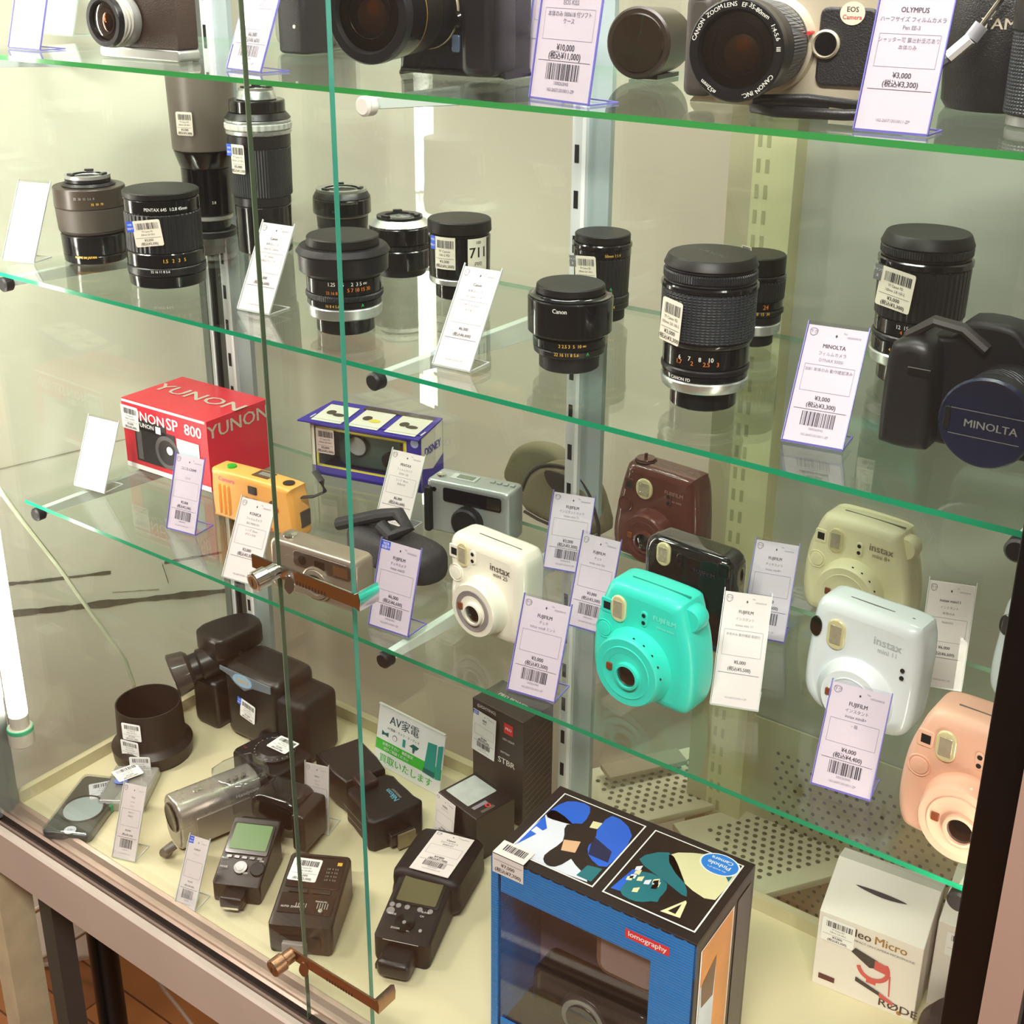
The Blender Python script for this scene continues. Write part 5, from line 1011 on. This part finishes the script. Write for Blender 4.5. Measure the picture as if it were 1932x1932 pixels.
# silver compact with panel, behind the ivory instant camera
a, c_ = at(806, 1000, S3), at(960, 1035, S3); yaw = yaw_of(a, c_); w_ = (c_ - a).length; h_ = .070
t = thing('compact_camera', 'bluish silver zoom compact behind the ivory white instant camera', 'camera', (a.x, a.y, .0008), yaw, CG)
SB = mat('bluish_silver', '#b3b9b8', .3, .5, coat=.2)
b = B(FRONT); b.slab(rrect(w_, h_, .006, 4, w_ / 2, h_ / 2), -.040, 0, SB, .005, 4); b.obj('body', t)
b = B(T(w_ * .38, .020, h_)); b.box((0, 0, .0006), (.034, .016, .0014), mat('lcd_rim', '#c6cbc8', .3)); b.box((.002, 0, .0012), (.022, .010, .0014), mat('lcd_olive', '#7c8270', .2)); b.obj('display_panel', t)
b = B(T(.014, .014, h_)); b.lathe([(0, 0), (.006, 0), (.0055, .003), (0, .0034)], CHR)
for k in range(4): b.M = T(w_ * .70 + k * .009, .024, h_); b.box((0, 0, .001), (.006, .005, .002), SB, .0006)
b.obj('buttons', t)
b = B(FRONT); b.slab(rrect(w_ * .70, h_ * .26, .003, 3, w_ * .56, h_ * .76), -.001, .001, mat('black_window_bar', '#17141a', .08, coat=1.)); b.slab(rrect(.018, .012, .001, 3, w_ * .82, h_ * .76), .001, .002, CHR); b.obj('window_bar', t)
b = B(FRONT); b.slab(rrect(.010, h_ * .86, .004, 3, .004, h_ * .44), -.010, .006, BLKM, .002); b.obj('grip_strip', t)
b = B(T(w_ * .1, 0, h_ * .82) @ FRONT); b.slab(circ(.003, 14), 0, .001, LENSG); b.obj('timer_lamp', t)
b = B(T(w_ * .52, 0, h_ * .34) @ RX(PI / 2)); b.lathe([(.02, -.001), (.0195, .010), (.017, .012), (0, .0115)], BLKM); b.obj('lens_ring', t)
# olive pouch
X = at(985, 1000, S3)
t = thing('camera_pouch', 'olive canvas pouch with dark piping behind the bluish silver compact', 'pouch', (X.x + .01, X.y + .045, .0008), -.12)
OLV = mat('olive_canvas', '#7d735a', .6, bump=.5, scale=500, var=.12); PIP = mat('dark_piping', '#352c28', .5)
def hump(w_, d0, d1, h, m, M):
    b = B(M); ol = smoothpoly([(-w_ / 2, 0), (w_ / 2, 0), (w_ / 2, h * .5), (w_ * .30, h * .92), (w_ * .05, h), (-w_ * .30, h * .86), (-w_ / 2, h * .5)], 4); b.slab(ol, d0, d1, m, .010, 4); return b, ol
b, ol = hump(.115, -.030, .006, .080, OLV, T(.018, 0, 0) @ FRONT); b.obj('pouch_body', t)
b2 = B(T(.018, 0, 0) @ FRONT); b2.tube([(u, v, .004) for u, v in ol], .0022, PIP, 6); b2.obj('piping', t)
b, ol = hump(.110, -.03, .0, .072, OLV, T(-.050, .03, .006) @ FRONT); b.obj('back_flap', t)
b = B(T(.020, -.0065, .058) @ FRONT); b.slab(smoothpoly([(-.020, .012), (.020, .012), (.018, -.004), (0, -.012), (-.018, -.004)]), 0, .002, PIP, .0006); b.obj('flap_tab', t)

# ============================================================= goods on the base board
FG = 'flash units lying on the base board'
def lying(name, label, cat, p0, p1, w0=.0, group=FG):
    """root at p0 (foot end), local y runs towards p1, local z up"""
    a, c = at(*p0, S0), at(*p1, S0); yaw = math.atan2(c.y - a.y, c.x - a.x) - PI / 2
    return thing(name, label, cat, (a.x, a.y, S0 + .0006), yaw, group), (c - a).length
LCDG = mat('green_display', '#5c7f4a', .3, coat=.1); LCDD = mat('olive_display', '#5e583c', .15, coat=.5)
BB = mat('brownish_black_body', '#1c1614', .36, bump=.15, scale=900)
def wedge_body(b, w, L, h0, h1, m, y0=0, z0=0, bev=.004):
    """long body whose face rises from h0 at the foot to h1"""
    M0 = b.M; b.M = M0 @ Matrix(((0, 0, 1, 0), (1, 0, 0, 0), (0, 1, 0, 0), (0, 0, 0, 1))); b.slab([(y0, z0), (y0 + L, z0), (y0 + L, h1), (y0, h0)], -w / 2, w / 2, m, bev, 3); b.M = M0
# 1: flash with green display
t, L = lying('camera_flash', 'black flash with green display and tilted head', 'camera flash', (441, 1716), (503, 1596))
w_ = .062
b = B(); wedge_body(b, w_, .086, .026, .060, BB, .012); b.obj('body', t)
sl = math.atan2(.034, .086); MF = T(0, .012, .026) @ RX(sl)
b = B(MF); b.slab(rrect(.056, .044, .003, 3, 0, .064), 0, .0015, BLKG, .0006); b.slab(rrect(.049, .036, .002, 3, 0, .066), .0015, .0022, LCDG, .0003); b.obj('display', t)
b = B(MF)
for k in range(5): b.slab(rrect(.007, .004, .001, 2, -.020 + k * .010, .038), 0, .0014, BLKG, .0003)
b.slab(circ(.009, 24, -.001, .024), 0, .0022, BLKG, .0006); b.slab(circ(.0045, 20, -.001, .024), .0022, .0028, SILD); b.slab(circ(.0036, 20, -.001, .024), .0027, .0030, BLKG); b.slab(circ(.0095, 24, .021, .024), 0, .0030, BLKM, .001)
b.obj('control_buttons', t)
b = B(MF)
for u, v, st in ((-.024, .034, 'PILOT'), (-.022, .022, 'MODE'), (.024, .034, 'ON'), (.008, .016, 'OFF')): b.text(st, u, v, .0035, WTXT, .0032)
b.obj('lettering', t, smooth=0)
b = B(); b.box((0, .004, .014), (.030, .024, .016), BLK, .003); b.box((0, -.010, .012), (.022, .006, .003), CHR); b.obj('foot', t)
b = B(T(.002, .100, .050) @ RX(.25)); b.box((0, 0, -.008), (.056, .022, .022), BLKM, .004); b.obj('hinge', t)
b = B(T(.020, .158, .034) @ RZ(-.20) @ RY(PI / 2)); b.M = T(.014, .126, .052) @ RZ(-.25) @ RX(PI / 2) @ T(0, 0, -.02)
b.slab(rrect(.074, .048, .018, 5), -.026, .026, BLKG, .008, 4); b.obj('flash_head', t)
b = B(T(.014, .126, .052) @ RZ(-.25)); b.box((.044, .012, -.010), (.020, .056, .056), BB, .004); b.obj('head_end', t)
# 2: angular brown black flash with sticker
t, L = lying('camera_flash', 'angular brown black flash with white price sticker, above the bronze lock', 'camera flash', (568, 1800), (618, 1668))
w_ = .078
b = B(); wedge_body(b, w_, .104, .040, .060, BB, 0, bev=.006); b.M = T(0, 0, 0); wedge_body(b, w_ * .82, .026, .062, .034, BB, .098, bev=.005); b.obj('body', t)
sl = math.atan2(.020, .104); MF = T(0, 0, .040) @ RX(sl)
b = B(MF); b.slab(rrect(.066, .046, .002, 3, 0, .078), 0, .0012, mat('dark_brown_panel', '#241815', .25), .0004); b.slab(rrect(.066, .028, .002, 3, 0, .032), 0, .0012, mat('dark_brown_panel', '#241815', .25), .0004)
for k in range(2): b.slab(rrect(.024, .006, .001, 2, -.014 + k * .028, .050), .001, .0022, BB, .0006)
b.obj('control_panel', t)
b = B(MF); 
for u in (-.002, .020): b.slab(circ(.0028, 14, u, .022), .001, .0045, SILD, .0008)
b.obj('slide_switches', t)
b = B(MF)
for k in range(4): b.text('2.8  4  5.6', .020, .068 + k * .0055, .0036, SILD, .0014)
b.text('AUTO  ZOOM', -.018, .026, .0036, WTXT, .0014); b.text('MANUAL', .018, .036, .0036, WTXT, .0014); b.quad(.024, .090, .030, .095, YTXT, .0014)
for k in range(5): b.quad(-.012 + k * .003, .026, -.011 + k * .003, .032, SILD, .0014); b.quad(.014 + k * .003, .026, .015 + k * .003, .034, SILD, .0014)
b.obj('lettering', t, smooth=0)
b = B(MF @ T(-.014, .080, .0018) @ RZ(-.05)); tag_art(b, .036, .034, m=PAPERW); b.obj('price_sticker', t, smooth=0)
b = B(); b.box((.0, .0, .018), (.050, .004, .014), DARKHOLE); b.box((-.006, -.003, .012), (.030, .010, .016), mat('clear_diffuser', '#8a827c', .15), .002); b.obj('foot', t)
# 3: large flash with card on it
t, L = lying('camera_flash', 'black flash with dark olive display and round buttons left of the blue box', 'camera flash', (752, 1832), (826, 1680))
w_ = .070
b = B(); wedge_body(b, w_, .104, .034, .056, BLKM, .010, bev=.007); b.obj('body', t)
sl = math.atan2(.022, .104); MF = T(0, .010, .034) @ RX(sl)
b = B(MF); b.slab(rrect(.058, .044, .003, 3, .0, .072), 0, .0012, BLKG, .0004); b.slab(rrect(.050, .038, .002, 3, 0, .072), .0012, .0018, LCDD, .0002); b.obj('display', t)
b = B(MF); gb = mat('grey_button', '#8a8684', .4)
for u in (-.027, -.019, -.008, .008, .021): b.slab(circ(.0034, 16, u, .046), 0, .0016, gb, .0005)
b.slab(circ(.0052, 18, -.026, .037), 0, .0018, gb, .0005); b.lathe([(0, 0), (.0125, 0), (.012, .0026), (0, .003)], BLKG, 28, (-.004, .024)); b.slab(circ(.0024, 14, -.004, .024), .002, .0036, gb, .0004); b.slab(circ(.0022, 12, .018, .018), 0, .0022, SILD, .0004)
b.obj('control_buttons', t)
b = B(MF)
for u, v, st in ((-.022, .032, 'MODE'), (.016, .042, 'SLAVE'), (.014, .036, 'CH'), (-.012, .014, 'ZOOM'), (.004, .013, '+/-')): b.text(st, u, v, .0036, WTXT, .0032)
b.quad(-.022, -.002, .022, -.001, SILD, .0006); b.obj('lettering', t, smooth=0)
b = B(); b.box((0, -.004, .016), (.040, .034, .022), BLK, .006); b.box((-.022, -.004, .010), (.006, .014, .008), BLK, .001); b.obj('foot', t)
b = B(T(.0, .172, .040)); b.M = T(.002, .142, .032) @ RZ(-.05) @ RX(PI / 2 - .06)
b.slab(smoothpoly([(-.038, -.026), (.038, -.026), (.044, 0), (.036, .024), (-.036, .024), (-.044, 0)], 3), -.052, .050, BLKM, .012, 4); b.obj('flash_head', t)
X = Vector(t.location); ang = t.rotation_euler[2]
cdm = Matrix.Translation(X) @ RZ(ang) @ T(.008, .140, .0605) @ RX(-.06) @ RZ(-.10)
t2 = thing('price_card', 'price card lying flat on the head of the flash with olive display', 'price card', cdm.translation, ang, 'price cards laid on goods')
b = B(RX(-.06) @ RZ(-.10) @ T(0, -.042, 0)); b.slab([(-.026, 0), (.026, 0), (.026, .082), (-.026, .082)], -.0003, .0003, PAPER); card_art(b, .052, .082, 'Canon', 'スピードライト', '600EX-RT', [], '¥7,000', '¥7,700', True, False); b.obj('card', t2, smooth=0)
# 4: flash with blue lettering lying behind
t, L = lying('camera_flash', 'black flash with blue lettering lying under the tall green door edge', 'camera flash', (752, 1592), (640, 1468))
b = B(); b.slab(smoothpoly([(-.036, 0), (.036, 0), (.038, .02), (.036, .060), (.030, .085), (-.030, .085), (-.036, .060), (-.038, .02)], 2), 0, .050, BLKM, .006); b.obj('body', t)
b = B(T(0, .088, 0)); b.slab([(-.030, 0), (.030, 0), (.034, .030), (.034, .085), (-.034, .085), (-.034, .030)], .004, .056, BLK, .004); b.obj('flash_head', t)
b = B(T(-.006, .060, .048)); b.box((.0, .018, .006), (.028, .030, .014), mat('plum_black', '#2a141a', .35), .004); b.obj('sensor_hump', t)
b = B(T(.012, .036, .0505) @ RZ(PI / 2 + .0)); bl = mat('pale_blue_lettering', '#5aa0b8', .4); b.text('Nikon', 0, .0, .0115, bl, 0); b.text('SPEEDLIGHT', 0, -.007, .0042, SILD, 0); b.obj('lettering', t, smooth=0)
b = B(T(-.03, .03, 0)); b.M = T(-.0385, .05, .03) @ RZ(-PI / 2) @ FRONT; b.quad(-.03, 0, .03, .0010, SILD, .001); b.quad(-.03, -.012, .02, -.011, SILD, .001); b.obj('side_lines', t)
b = B(T(.0, -.006, .012)); b.box((0, 0, .006), (.036, .014, .018), BLK, .002); b.box((.004, -.010, .004), (.026, .003, .022), mat('tarnished_plate', '#8a8062', .4, .5, var=.3, vscale=90)); b.obj('foot', t)
# 5: flash with round dial and sticker on top
a = Vector((-.372, .168, 0))
t = thing('camera_flash', 'black box flash with round dial and white sticker behind the silver camcorder', 'camera flash', (a.x, a.y, S0 + .0006), -.12, FG)
b = B(); b.slab([(-.046, -.036), (.040, -.036), (.046, -.030), (.046, .030), (.036, .036), (-.040, .036), (-.050, .024), (-.050, -.030)], 0, .058, BLKM, .005); b.obj('body', t)
b = B(T(.0, .002, .058)); b.lathe([(0, 0), (.030, 0), (.030, .004), (.026, .007), (.025, .006), (.022, .0085), (0, .0085)], BLK)
for k in range(24): b.M = T(.0, .002, .058) @ RZ(k * PI / 12); b.box((.0275, 0, .006), (.003, .0012, .001), SILD)
b.obj('scale_dial', t)
b = B(T(.006, .012, .068) @ RZ(.15)); tag_art(b, .036, .030, m=PAPERW); b.obj('price_sticker', t, smooth=0)
b = B(T(.004, -.0362, .026) @ FRONT); b.slab(rrect(.046, .034, .002), -.002, .001, FLASHW, .0006); b.obj('flash_window', t)
b = B(T(-.040, -.020, .0584)); b.text('1 2', 0, 0, .005, RTXT, 0); b.obj('lettering', t, smooth=0)

# ---- silver camcorder
a, c_ = at(352, 1610, S0), at(470, 1560, S0)
ux = (c_ - a).normalized(); yaw = math.atan2(ux.y, ux.x)
t = thing('camcorder', 'silver handheld camcorder lying at the front left of the base board', 'camcorder', (a.x, a.y, S0 + .0006), yaw)
SV = mat('satin_silver', '#b5aea4', .28, .65, coat=.2)
b = B(Matrix(((0, 0, 1, 0), (1, 0, 0, 0), (0, 1, 0, 0), (0, 0, 0, 1)))); b.slab(rrect(.052, .074, .020, 6, .022, .038), -.006, .112, SV, .004, 3); b.obj('body', t)
b = B(T(-.006, .022, .046) @ RY(-PI / 2)); b.lathe([(0, -.002), (.016, -.002), (.0205, .001), (.019, .0025), (.016, .001), (0, .0)], BLKG, 32); b.obj('lens_port', t)
b = B(T(.055, -.0045, .030) @ FRONT); b.slab(rrect(.080, .040, .004), -.001, .002, mat('screen_lid_silver', '#a19a90', .3, .6), .001); b.obj('screen_lid', t)
b = B(T(.07, -.0046, .058) @ FRONT); b.text('Handycam', .02, 0, .008, WTXT, .0); b.obj('lettering', t, smooth=0)
b = B(T(.05, .022, .076))
for k in range(3): b.lathe([(0, 0), (.0042, 0), (.0038, .0022), (0, .0026)], CHR, 16, (.020 + k * .011, -.012))
b.box((-.02, -.004, 0), (.012, .006, .002), CHR, .0008); b.obj('buttons', t)
b = B(T(.122, .022, .042) @ RY(PI / 2)); b.lathe([(0, -.012), (.024, -.012), (.025, -.004), (.022, .004), (0, .006)], BLK, 32); b.obj('battery_end', t)
b = B(T(-.012, .0, .018)); b.tube([(-.004, -.004, .006), (-.014, -.004, .002), (-.016, .004, -.006), (-.008, .010, -.012)], .0065, mat('grey_taupe_knob', '#5c544c', .4), 10); b.obj('strap_loop', t)
b = B(T(.095, .022, .038)); b.slab(smoothpoly([(-.03, -.028), (.028, -.030), (.031, .030), (-.03, .030)], 3), -.037, .041, WINDOW, .008); b.obj('plastic_bag', t)
# ---- brown black lens hood
X = at(281, 1450, S0)
t = thing('lens_hood', 'round brown black lens hood with three white price stickers', 'lens hood', (X.x - .026, X.y + .030, S0 + .0006), 0)
HB = mat('hood_black', '#221b17', .42)
b = B(); b.lathe([(.052, 0), (.056, .003), (.058, .022), (.051, .030), (.0485, .034), (.0465, .088), (.0445, .088), (.046, .030), (.050, .004), (.052, 0)], HB, 56); b.obj('hood_body', t)
b = B(); b.lathe([(0, .012), (.046, .012), (.0445, .014), (0, .014)], DARKHOLE, 40); b.obj('felt_lining', t)
ca = math.atan2(CAM.y - X.y, CAM.x - X.x)
for i, (da, z_, rr_) in enumerate(((-.60, .066, .0476), (-.68, .038, .050), (-.35, .020, .0595))):
    b = B(RZ(ca + da) @ T(rr_ + .0012, 0, z_) @ RZ(PI / 2) @ FRONT); tag_art(b, .030, .028, m=PAPERW); b.obj('price_sticker', t, smooth=0)
# ---- big camcorder with eyepiece
a, c_ = at(405, 1372, S0), at(600, 1398, S0)
t = thing('video_camera', 'large black shoulder video camera with round eyepiece at the back left', 'video camera', (a.x, a.y, S0 + .0006), .02)
VB = mat('video_black', '#1a1614', .32, bump=.1, scale=900)
b = B(); b.box((.085, .040, .062), (.115, .080, .124), VB, .014); b.box((.155, .040, .052), (.070, .074, .104), BLKM, .012); b.obj('body', t)
b = B(FRONT); b.slab(rrect(.052, .082, .010, 4, -.012, .041), -.060, .004, VB, .006); b.obj('hand_grip', t)
b = B(T(.075, -.0005, .108) @ FRONT); b.slab([(-.050, .010), (.055, .010), (.055, -.002), (.018, -.006), (0, -.016), (-.018, -.010), (-.030, .0), (-.050, .004)], -.001, .0012, mat('steel_blue_trim', '#8e98a2', .3, .5), .0004); b.slab(circ(.020, 28, -.002, .0, .010), .001, .0024, mat('pale_blue_badge', '#8fb0cc', .4), .0004); b.text('VIDEO', -.002, 0, .0085, YTXT, .0027); b.obj('badge', t)
b = B(T(.078, -.001, .058) @ RZ(-.05) @ FRONT @ RZ(-.15)); tag_art(b, .032, .032, None, BLUEP, PAPERW); b.obj('price_sticker', t, smooth=0)
b = B(T(-.012, .012, .106) @ RX(PI / 2 + .25) @ RY(-.50)); b.cyl(.024, -.050, .018, VB, bev=.004); b.cyl(.021, .016, .030, BLK, bev=.002); b.lathe([(.024, .028), (.030, .034), (.0335, .056), (.031, .058), (.027, .040), (.018, .034), (0, .034)], mat('rubber_eyecup', '#3a332f', .35, coat=.4), 40); b.obj('eyepiece', t)
b = B(T(-.002, .052, .130) @ RZ(-.2)); b.slab(smoothpoly([(-.028, -.045), (.026, -.045), (.032, .0), (.02, .04), (-.02, .04), (-.034, 0)], 3), -.016, .024, VB, .008); b.obj('viewfinder_housing', t)
b = B(); b.tube([(.11, -.004, .030), (.105, -.010, .010), (.10, -.016, .004), (.12, -.016, .002)], .006, mat('strap_webbing', '#2b2624', .6), 8, 1.6); b.obj('hand_strap', t)
# ---- filter cases
def caseflat(label, p0, p1, w, L, h, extra):
    a, c = at(*p0, S0), at(*p1, S0); yaw = math.atan2(c.y - a.y, c.x - a.x) - PI / 2
    t = thing('filter_case', label, 'filter case', (a.x, a.y, S0 + .0006), yaw, 'filter cases at the left front')
    extra(t, w, L, h); return t
def f1(t, w, L, h):
    b = B(); b.slab(rrect(w, L, .008, 4, 0, L / 2), 0, h, mat('dark_green_grey_case', '#45473f', .3, coat=.3), .003); b.obj('case_body', t)
    b = B(T(0, L * .42, h)); b.lathe([(.030, 0), (.0295, .0012), (.027, .0014), (.0265, .0004)], BLKG); b.obj('filter_ring', t)
    b = B(T(0, L * .42, h)); b.lathe([(0, .0006), (.026, .0006), (.026, 0), (0, 0)], mat('pale_filter_glass', '#b4c2bc', .1)); b.obj('filter_disc', t)
    b = B(T(.010, L * .78, h + .0008) @ RZ(.5)); tag_art(b, .042, .036, m=PAPERW); b.obj('price_sticker', t, smooth=0)
    b = B(T(.004, L * .06, h + .0006)); b.slab(circ(.008, 24), 0, .0006, PAPERW); b.text('UV', 0, 0, .006, INKG, .0009); b.obj('round_label', t)
    b = B(); b.slab(rrect(w * 1.02, L * 1.01, .008, 4, 0, L / 2), .0005, h + .003, WINDOW, .003); b.obj('clear_lid', t)
caseflat('dark flat filter case with pale round filter at the left front corner', (124, 1588), (192, 1496), .068, .126, .012, f1)
def f2(t, w, L, h):
    b = B(); b.slab(rrect(w, L, .005, 4, 0, L / 2), 0, h, mat('grey_clear_case', '#b9b3a6', .25, coat=.3), .002); b.obj('case_body', t)
    b = B(); b.slab(rrect(w * 1.02, L * 1.01, .005, 4, 0, L / 2), .0005, h + .004, WINDOW, .002); b.obj('clear_lid', t)
    b = B(T(-.008, L * .72, h + .006) @ RZ(.7)); tag_art(b, .036, .030, m=PAPERW); b.obj('price_sticker', t, smooth=0)
    b = B(T(-.018, -.002, .004)); b.box((0, 0, .003), (.016, .006, .010), mat('green_label', '#2fae6a', .4)); b.obj('green_label', t)
    b = B(T(-.012, L * .50, h + .0045)); b.slab(circ(.010, 20, 0, 0, .006), 0, .0004, mat('blue_label', '#6f8ad8', .4)); b.obj('blue_label', t)
caseflat('clear grey filter case with green label between filter case and camcorder', (228, 1532), (262, 1465), .062, .085, .014, f2)
# ---- sign AV
a, c_ = at(706, 1437, S0), at(828, 1503, S0); wv = c_ - a; w_ = wv.length; yaw = math.atan2(wv.y, wv.x); h_ = .092
t = thing('shop_sign', 'white and green buy-in sign lettered in Japanese standing at the back of the base board', 'sign', ((a.x + c_.x) / 2, (a.y + c_.y) / 2, S0 + .0006), yaw)
MS = RX(-.18) @ FRONT
gr = mat('sign_green', '#3fc23a', .45); tl = mat('sign_teal', '#1f9c90', .45); tld = mat('sign_dark_teal', '#126a66', .45); dkg = mat('sign_ink', '#3a5a64', .5)
b = B(MS); b.slab([(-w_ / 2, 0), (w_ / 2, 0), (w_ / 2, h_), (-w_ / 2, h_)], -.001, .0004, PAPERW)
b.quad(-w_ / 2, h_ * .26, w_ / 2, h_ * .44, gr, .0006); b.text('AV家電', -w_ * .10, h_ * .82, h_ * .19, dkg, .0008); b.text('AV電機・カメラ・オーディオ', -w_ * .10, h_ * .67, h_ * .052, INKG, .0008)
b.text('買取いたします', -w_ * .02, h_ * .13, h_ * .155, gr, .0008, 1.05); b.text('お売り下さい　無料査定', -w_ * .16, h_ * .385, h_ * .06, PAPERW, .0010); b.text('ぜひご相談ください', -w_ * .18, h_ * .31, h_ * .06, PAPERW, .0010)
b.poly([(w_ * .24, h_ * .26), (w_ * .27, h_ * .78), (w_ * .40, h_ * .80), (w_ * .41, h_ * .24)], tl, .0012); b.poly([(w_ * .42, h_ * .24), (w_ * .42, h_ * .79), (w_ * .49, h_ * .83), (w_ * .49, h_ * .26)], tl, .0012); b.poly([(w_ * .235, h_ * .26), (w_ * .24, h_ * .34), (w_ * .41, h_ * .34), (w_ * .41, h_ * .26)], tld, .0014)
b.poly([(-w_ * .42, h_ * .52), (-w_ * .42, h_ * .60), (-w_ * .37, h_ * .57), (-w_ * .32, h_ * .60), (-w_ * .32, h_ * .52), (-w_ * .37, h_ * .54)], tld, .0010)
ol = circ(h_ * .05, 20, -w_ * .22, h_ * .56); il = circ(h_ * .038, 20, -w_ * .22, h_ * .555); b.poly(ol, INKG, .0010); b.poly(il, PAPERW, .0012); b.quad(-w_ * .10, h_ * .49, -w_ * .06, h_ * .62, tl, .0010)
b.poly([(w_ * .0, h_ * .56), (w_ * .06, h_ * .62), (w_ * .15, h_ * .60), (w_ * .12, h_ * .55), (w_ * .09, h_ * .54), (w_ * .08, h_ * .47), (w_ * .06, h_ * .47), (w_ * .05, h_ * .55)], tld, .0010)
b.obj('sign_card', t, smooth=0)
b = B(MS); b.quad(-w_ / 2 - .001, 0, w_ / 2 + .001, h_ + .002, ACR, .002); b.slab([(-w_ / 2, h_ + .001), (w_ / 2, h_ + .001), (w_ / 2, h_ + .003), (-w_ / 2, h_ + .003)], -.001, .0025, CEDGE); b.M = Matrix(); b.box((0, .02, .0006), (w_, .04, .0012), ACR); b.obj('acrylic_holder', t, smooth=0)
# ---- tall charcoal carton and the led light box in front
def darkcarton(label, px, py, yaw, w, d, h, m, group='dark cartons at the back of the base board'):
    X = at(px, py, S0); t = thing('equipment_box', label, 'box', (X.x, X.y, S0 + .0006), yaw, group)
    b = B(); b.slab([(0, 0), (w, 0), (w, d), (0, d)], 0, h, m, .0008, 1); b.obj('carton', t); return t
CHC = mat('charcoal_carton', '#3c3633', .45, bump=.1, scale=60)
t = darkcarton('tall charcoal grey carton with red square badge behind the light box', 893, 1510, -.10, .092, .060, .168, CHC)
b = B(T(0, -.0005, 0) @ FRONT); rb = mat('red_badge', '#e0343c', .4); b.quad(.058, .138, .074, .154, rb, 0); b.text('PRO', .066, .146, .006, PAPERW, .0003); b.text('STBR', .062, .092, .0125, WTXT, 0, 1.1); b.text('LED LIGHT', .066, .128, .0045, WTXT, 0); b.text('BATTERY', .06, .106, .004, WTXT, 0); b.text('(LIGHTING)', .026, .160, .0065, WTXT, 0); b.obj('lettering', t, smooth=0)
b = B(T(.046, .03, .1684)); b.text('PRO POWER', 0, 0, .009, WTXT, 0); b.obj('top_lettering', t, smooth=0)
b = B(T(.0925, 0, 0) @ RZ(PI / 2) @ FRONT); hl = mat('hatched_grey', '#6b6560', .5)
for k in range(16): b.poly([(.004, .004 + k * .010), (.056, .022 + k * .010), (.056, .0232 + k * .010), (.004, .0052 + k * .010)] if k < 14 else [(.01, .01), (.011, .01), (.011, .011)], hl, .0004)
b.obj('side_hatching', t, smooth=0)
X = Vector(t.location)
t2 = thing('price_card', 'price card with blue square leaning on the tall charcoal carton', 'price card', (X.x + .022, X.y - .004, S0 + .098), -.10, 'price cards laid on goods')
b = B(T(0, -.0015, 0) @ FRONT @ RZ(-.06)); b.slab([(-.021, -.010), (.021, -.010), (.021, .056), (-.021, .056)], -.0003, .0003, PAPERW); b.M = T(0, -.0015, -.010) @ FRONT @ RZ(-.06); card_art(b, .042, .066, '照明', '機材', '', [], '¥2,000', '¥2,200', True, True); b.obj('card', t2, smooth=0)
t = darkcarton('short black carton with a printed lamp picture on its top', 828, 1576, -.20, .078, .066, .070, mat('black_carton', '#1d1416', .35))
b = B(T(0, 0, .0703)); b.slab(rrect(.046, .050, .002, 3, .028, .034), 0, .0006, mat('printed_lamp', '#c8cccb', .3, .2, bump=.6, scale=90, var=.3, vscale=60), .0002); b.quad(.056, .010, .062, .034, INKG, .0004); b.poly(circ(.0042, 20, .066, .030), RTXT, .0005); b.poly(circ(.0022, 16, .066, .030), BLK, .0006); b.quad(.069, .014, .074, .036, mat('dim_print', '#5a5248', .5), .0004); b.obj('printed_top', t, smooth=0)
X = Vector(t.location)
t2 = thing('price_card', 'price card leaning on the short black carton with lamp picture', 'price card', (X.x + .020, X.y - .017, S0 + .001), -.22, 'price cards laid on goods')
b = B(RX(-.10) @ FRONT); b.slab([(-.020, 0), (.020, 0), (.020, .074), (-.020, .074)], -.0003, .0003, PAPER); card_art(b, .040, .074, 'UURIG', 'ビデオライト', '', [], '¥2,000', '¥2,200', True, False); b.obj('card', t2, smooth=0)
# ---- dark round pouch under the black post
X = at(1762, 1950, S0)
t = thing('lens_pouch', 'dark maroon round pouch with yellow band before the half hidden white carton', 'pouch', (X.x + .032, X.y - .012, S0 + .0006), 0)
MR = mat('maroon_black_fabric', '#2a1a1e', .5, bump=.4, scale=600)
b = B(); b.lathe([(0, 0), (.044, 0), (.048, .008), (.046, .030), (.036, .046), (.02, .052), (0, .054)], MR); b.obj('pouch_body', t)
b = B(); b.lathe([(.0480, .012), (.0486, .0125), (.0482, .020), (.0470, .0205)], mat('yellow_band', '#b8a040', .5)); b.obj('band', t)

# ============================================================= fittings go one level down, under the part they sit on
SUB = {'logo': 'body', 'light_sensor': 'lens_ring', 'ring_trim': 'lens_ring', 'lens_rim': 'lens_ring', 'lens': 'lens_ring', 'exposure_dots': 'lens_ring', 'mount_lug': 'mount_ring', 'rear_element': 'mount_ring',
       'ring_lettering': 'front_rim', 'front_glass': 'front_rim', 'inner_elements': 'front_rim', 'red_dot': 'mount_ring', 'keyhole': 'barrel', 'hook': 'ratchet_bar', 'piping': 'pouch_body', 'top_lettering': 'carton', 'side_hatching': 'carton', 'badge': 'corrugated_front',
       'filter_disc': 'filter_ring', 'ring': 'end_cap', 'polished_edge': 'pane', 'timer_lamp': 'body', 'focus_lamp': 'hand_grip', 'frame_counter': 'body', 'snap_button': 'bag_body', 'handle_slot': 'carton'}
for o in [o for o in C.objects if o.parent and o.parent.type == 'EMPTY']:
    base = o.name.split('.')[0]
    if base in SUB:
        host = [c for c in o.parent.children if c.name.split('.')[0] == SUB[base]]
        if host: o.parent = host[0]
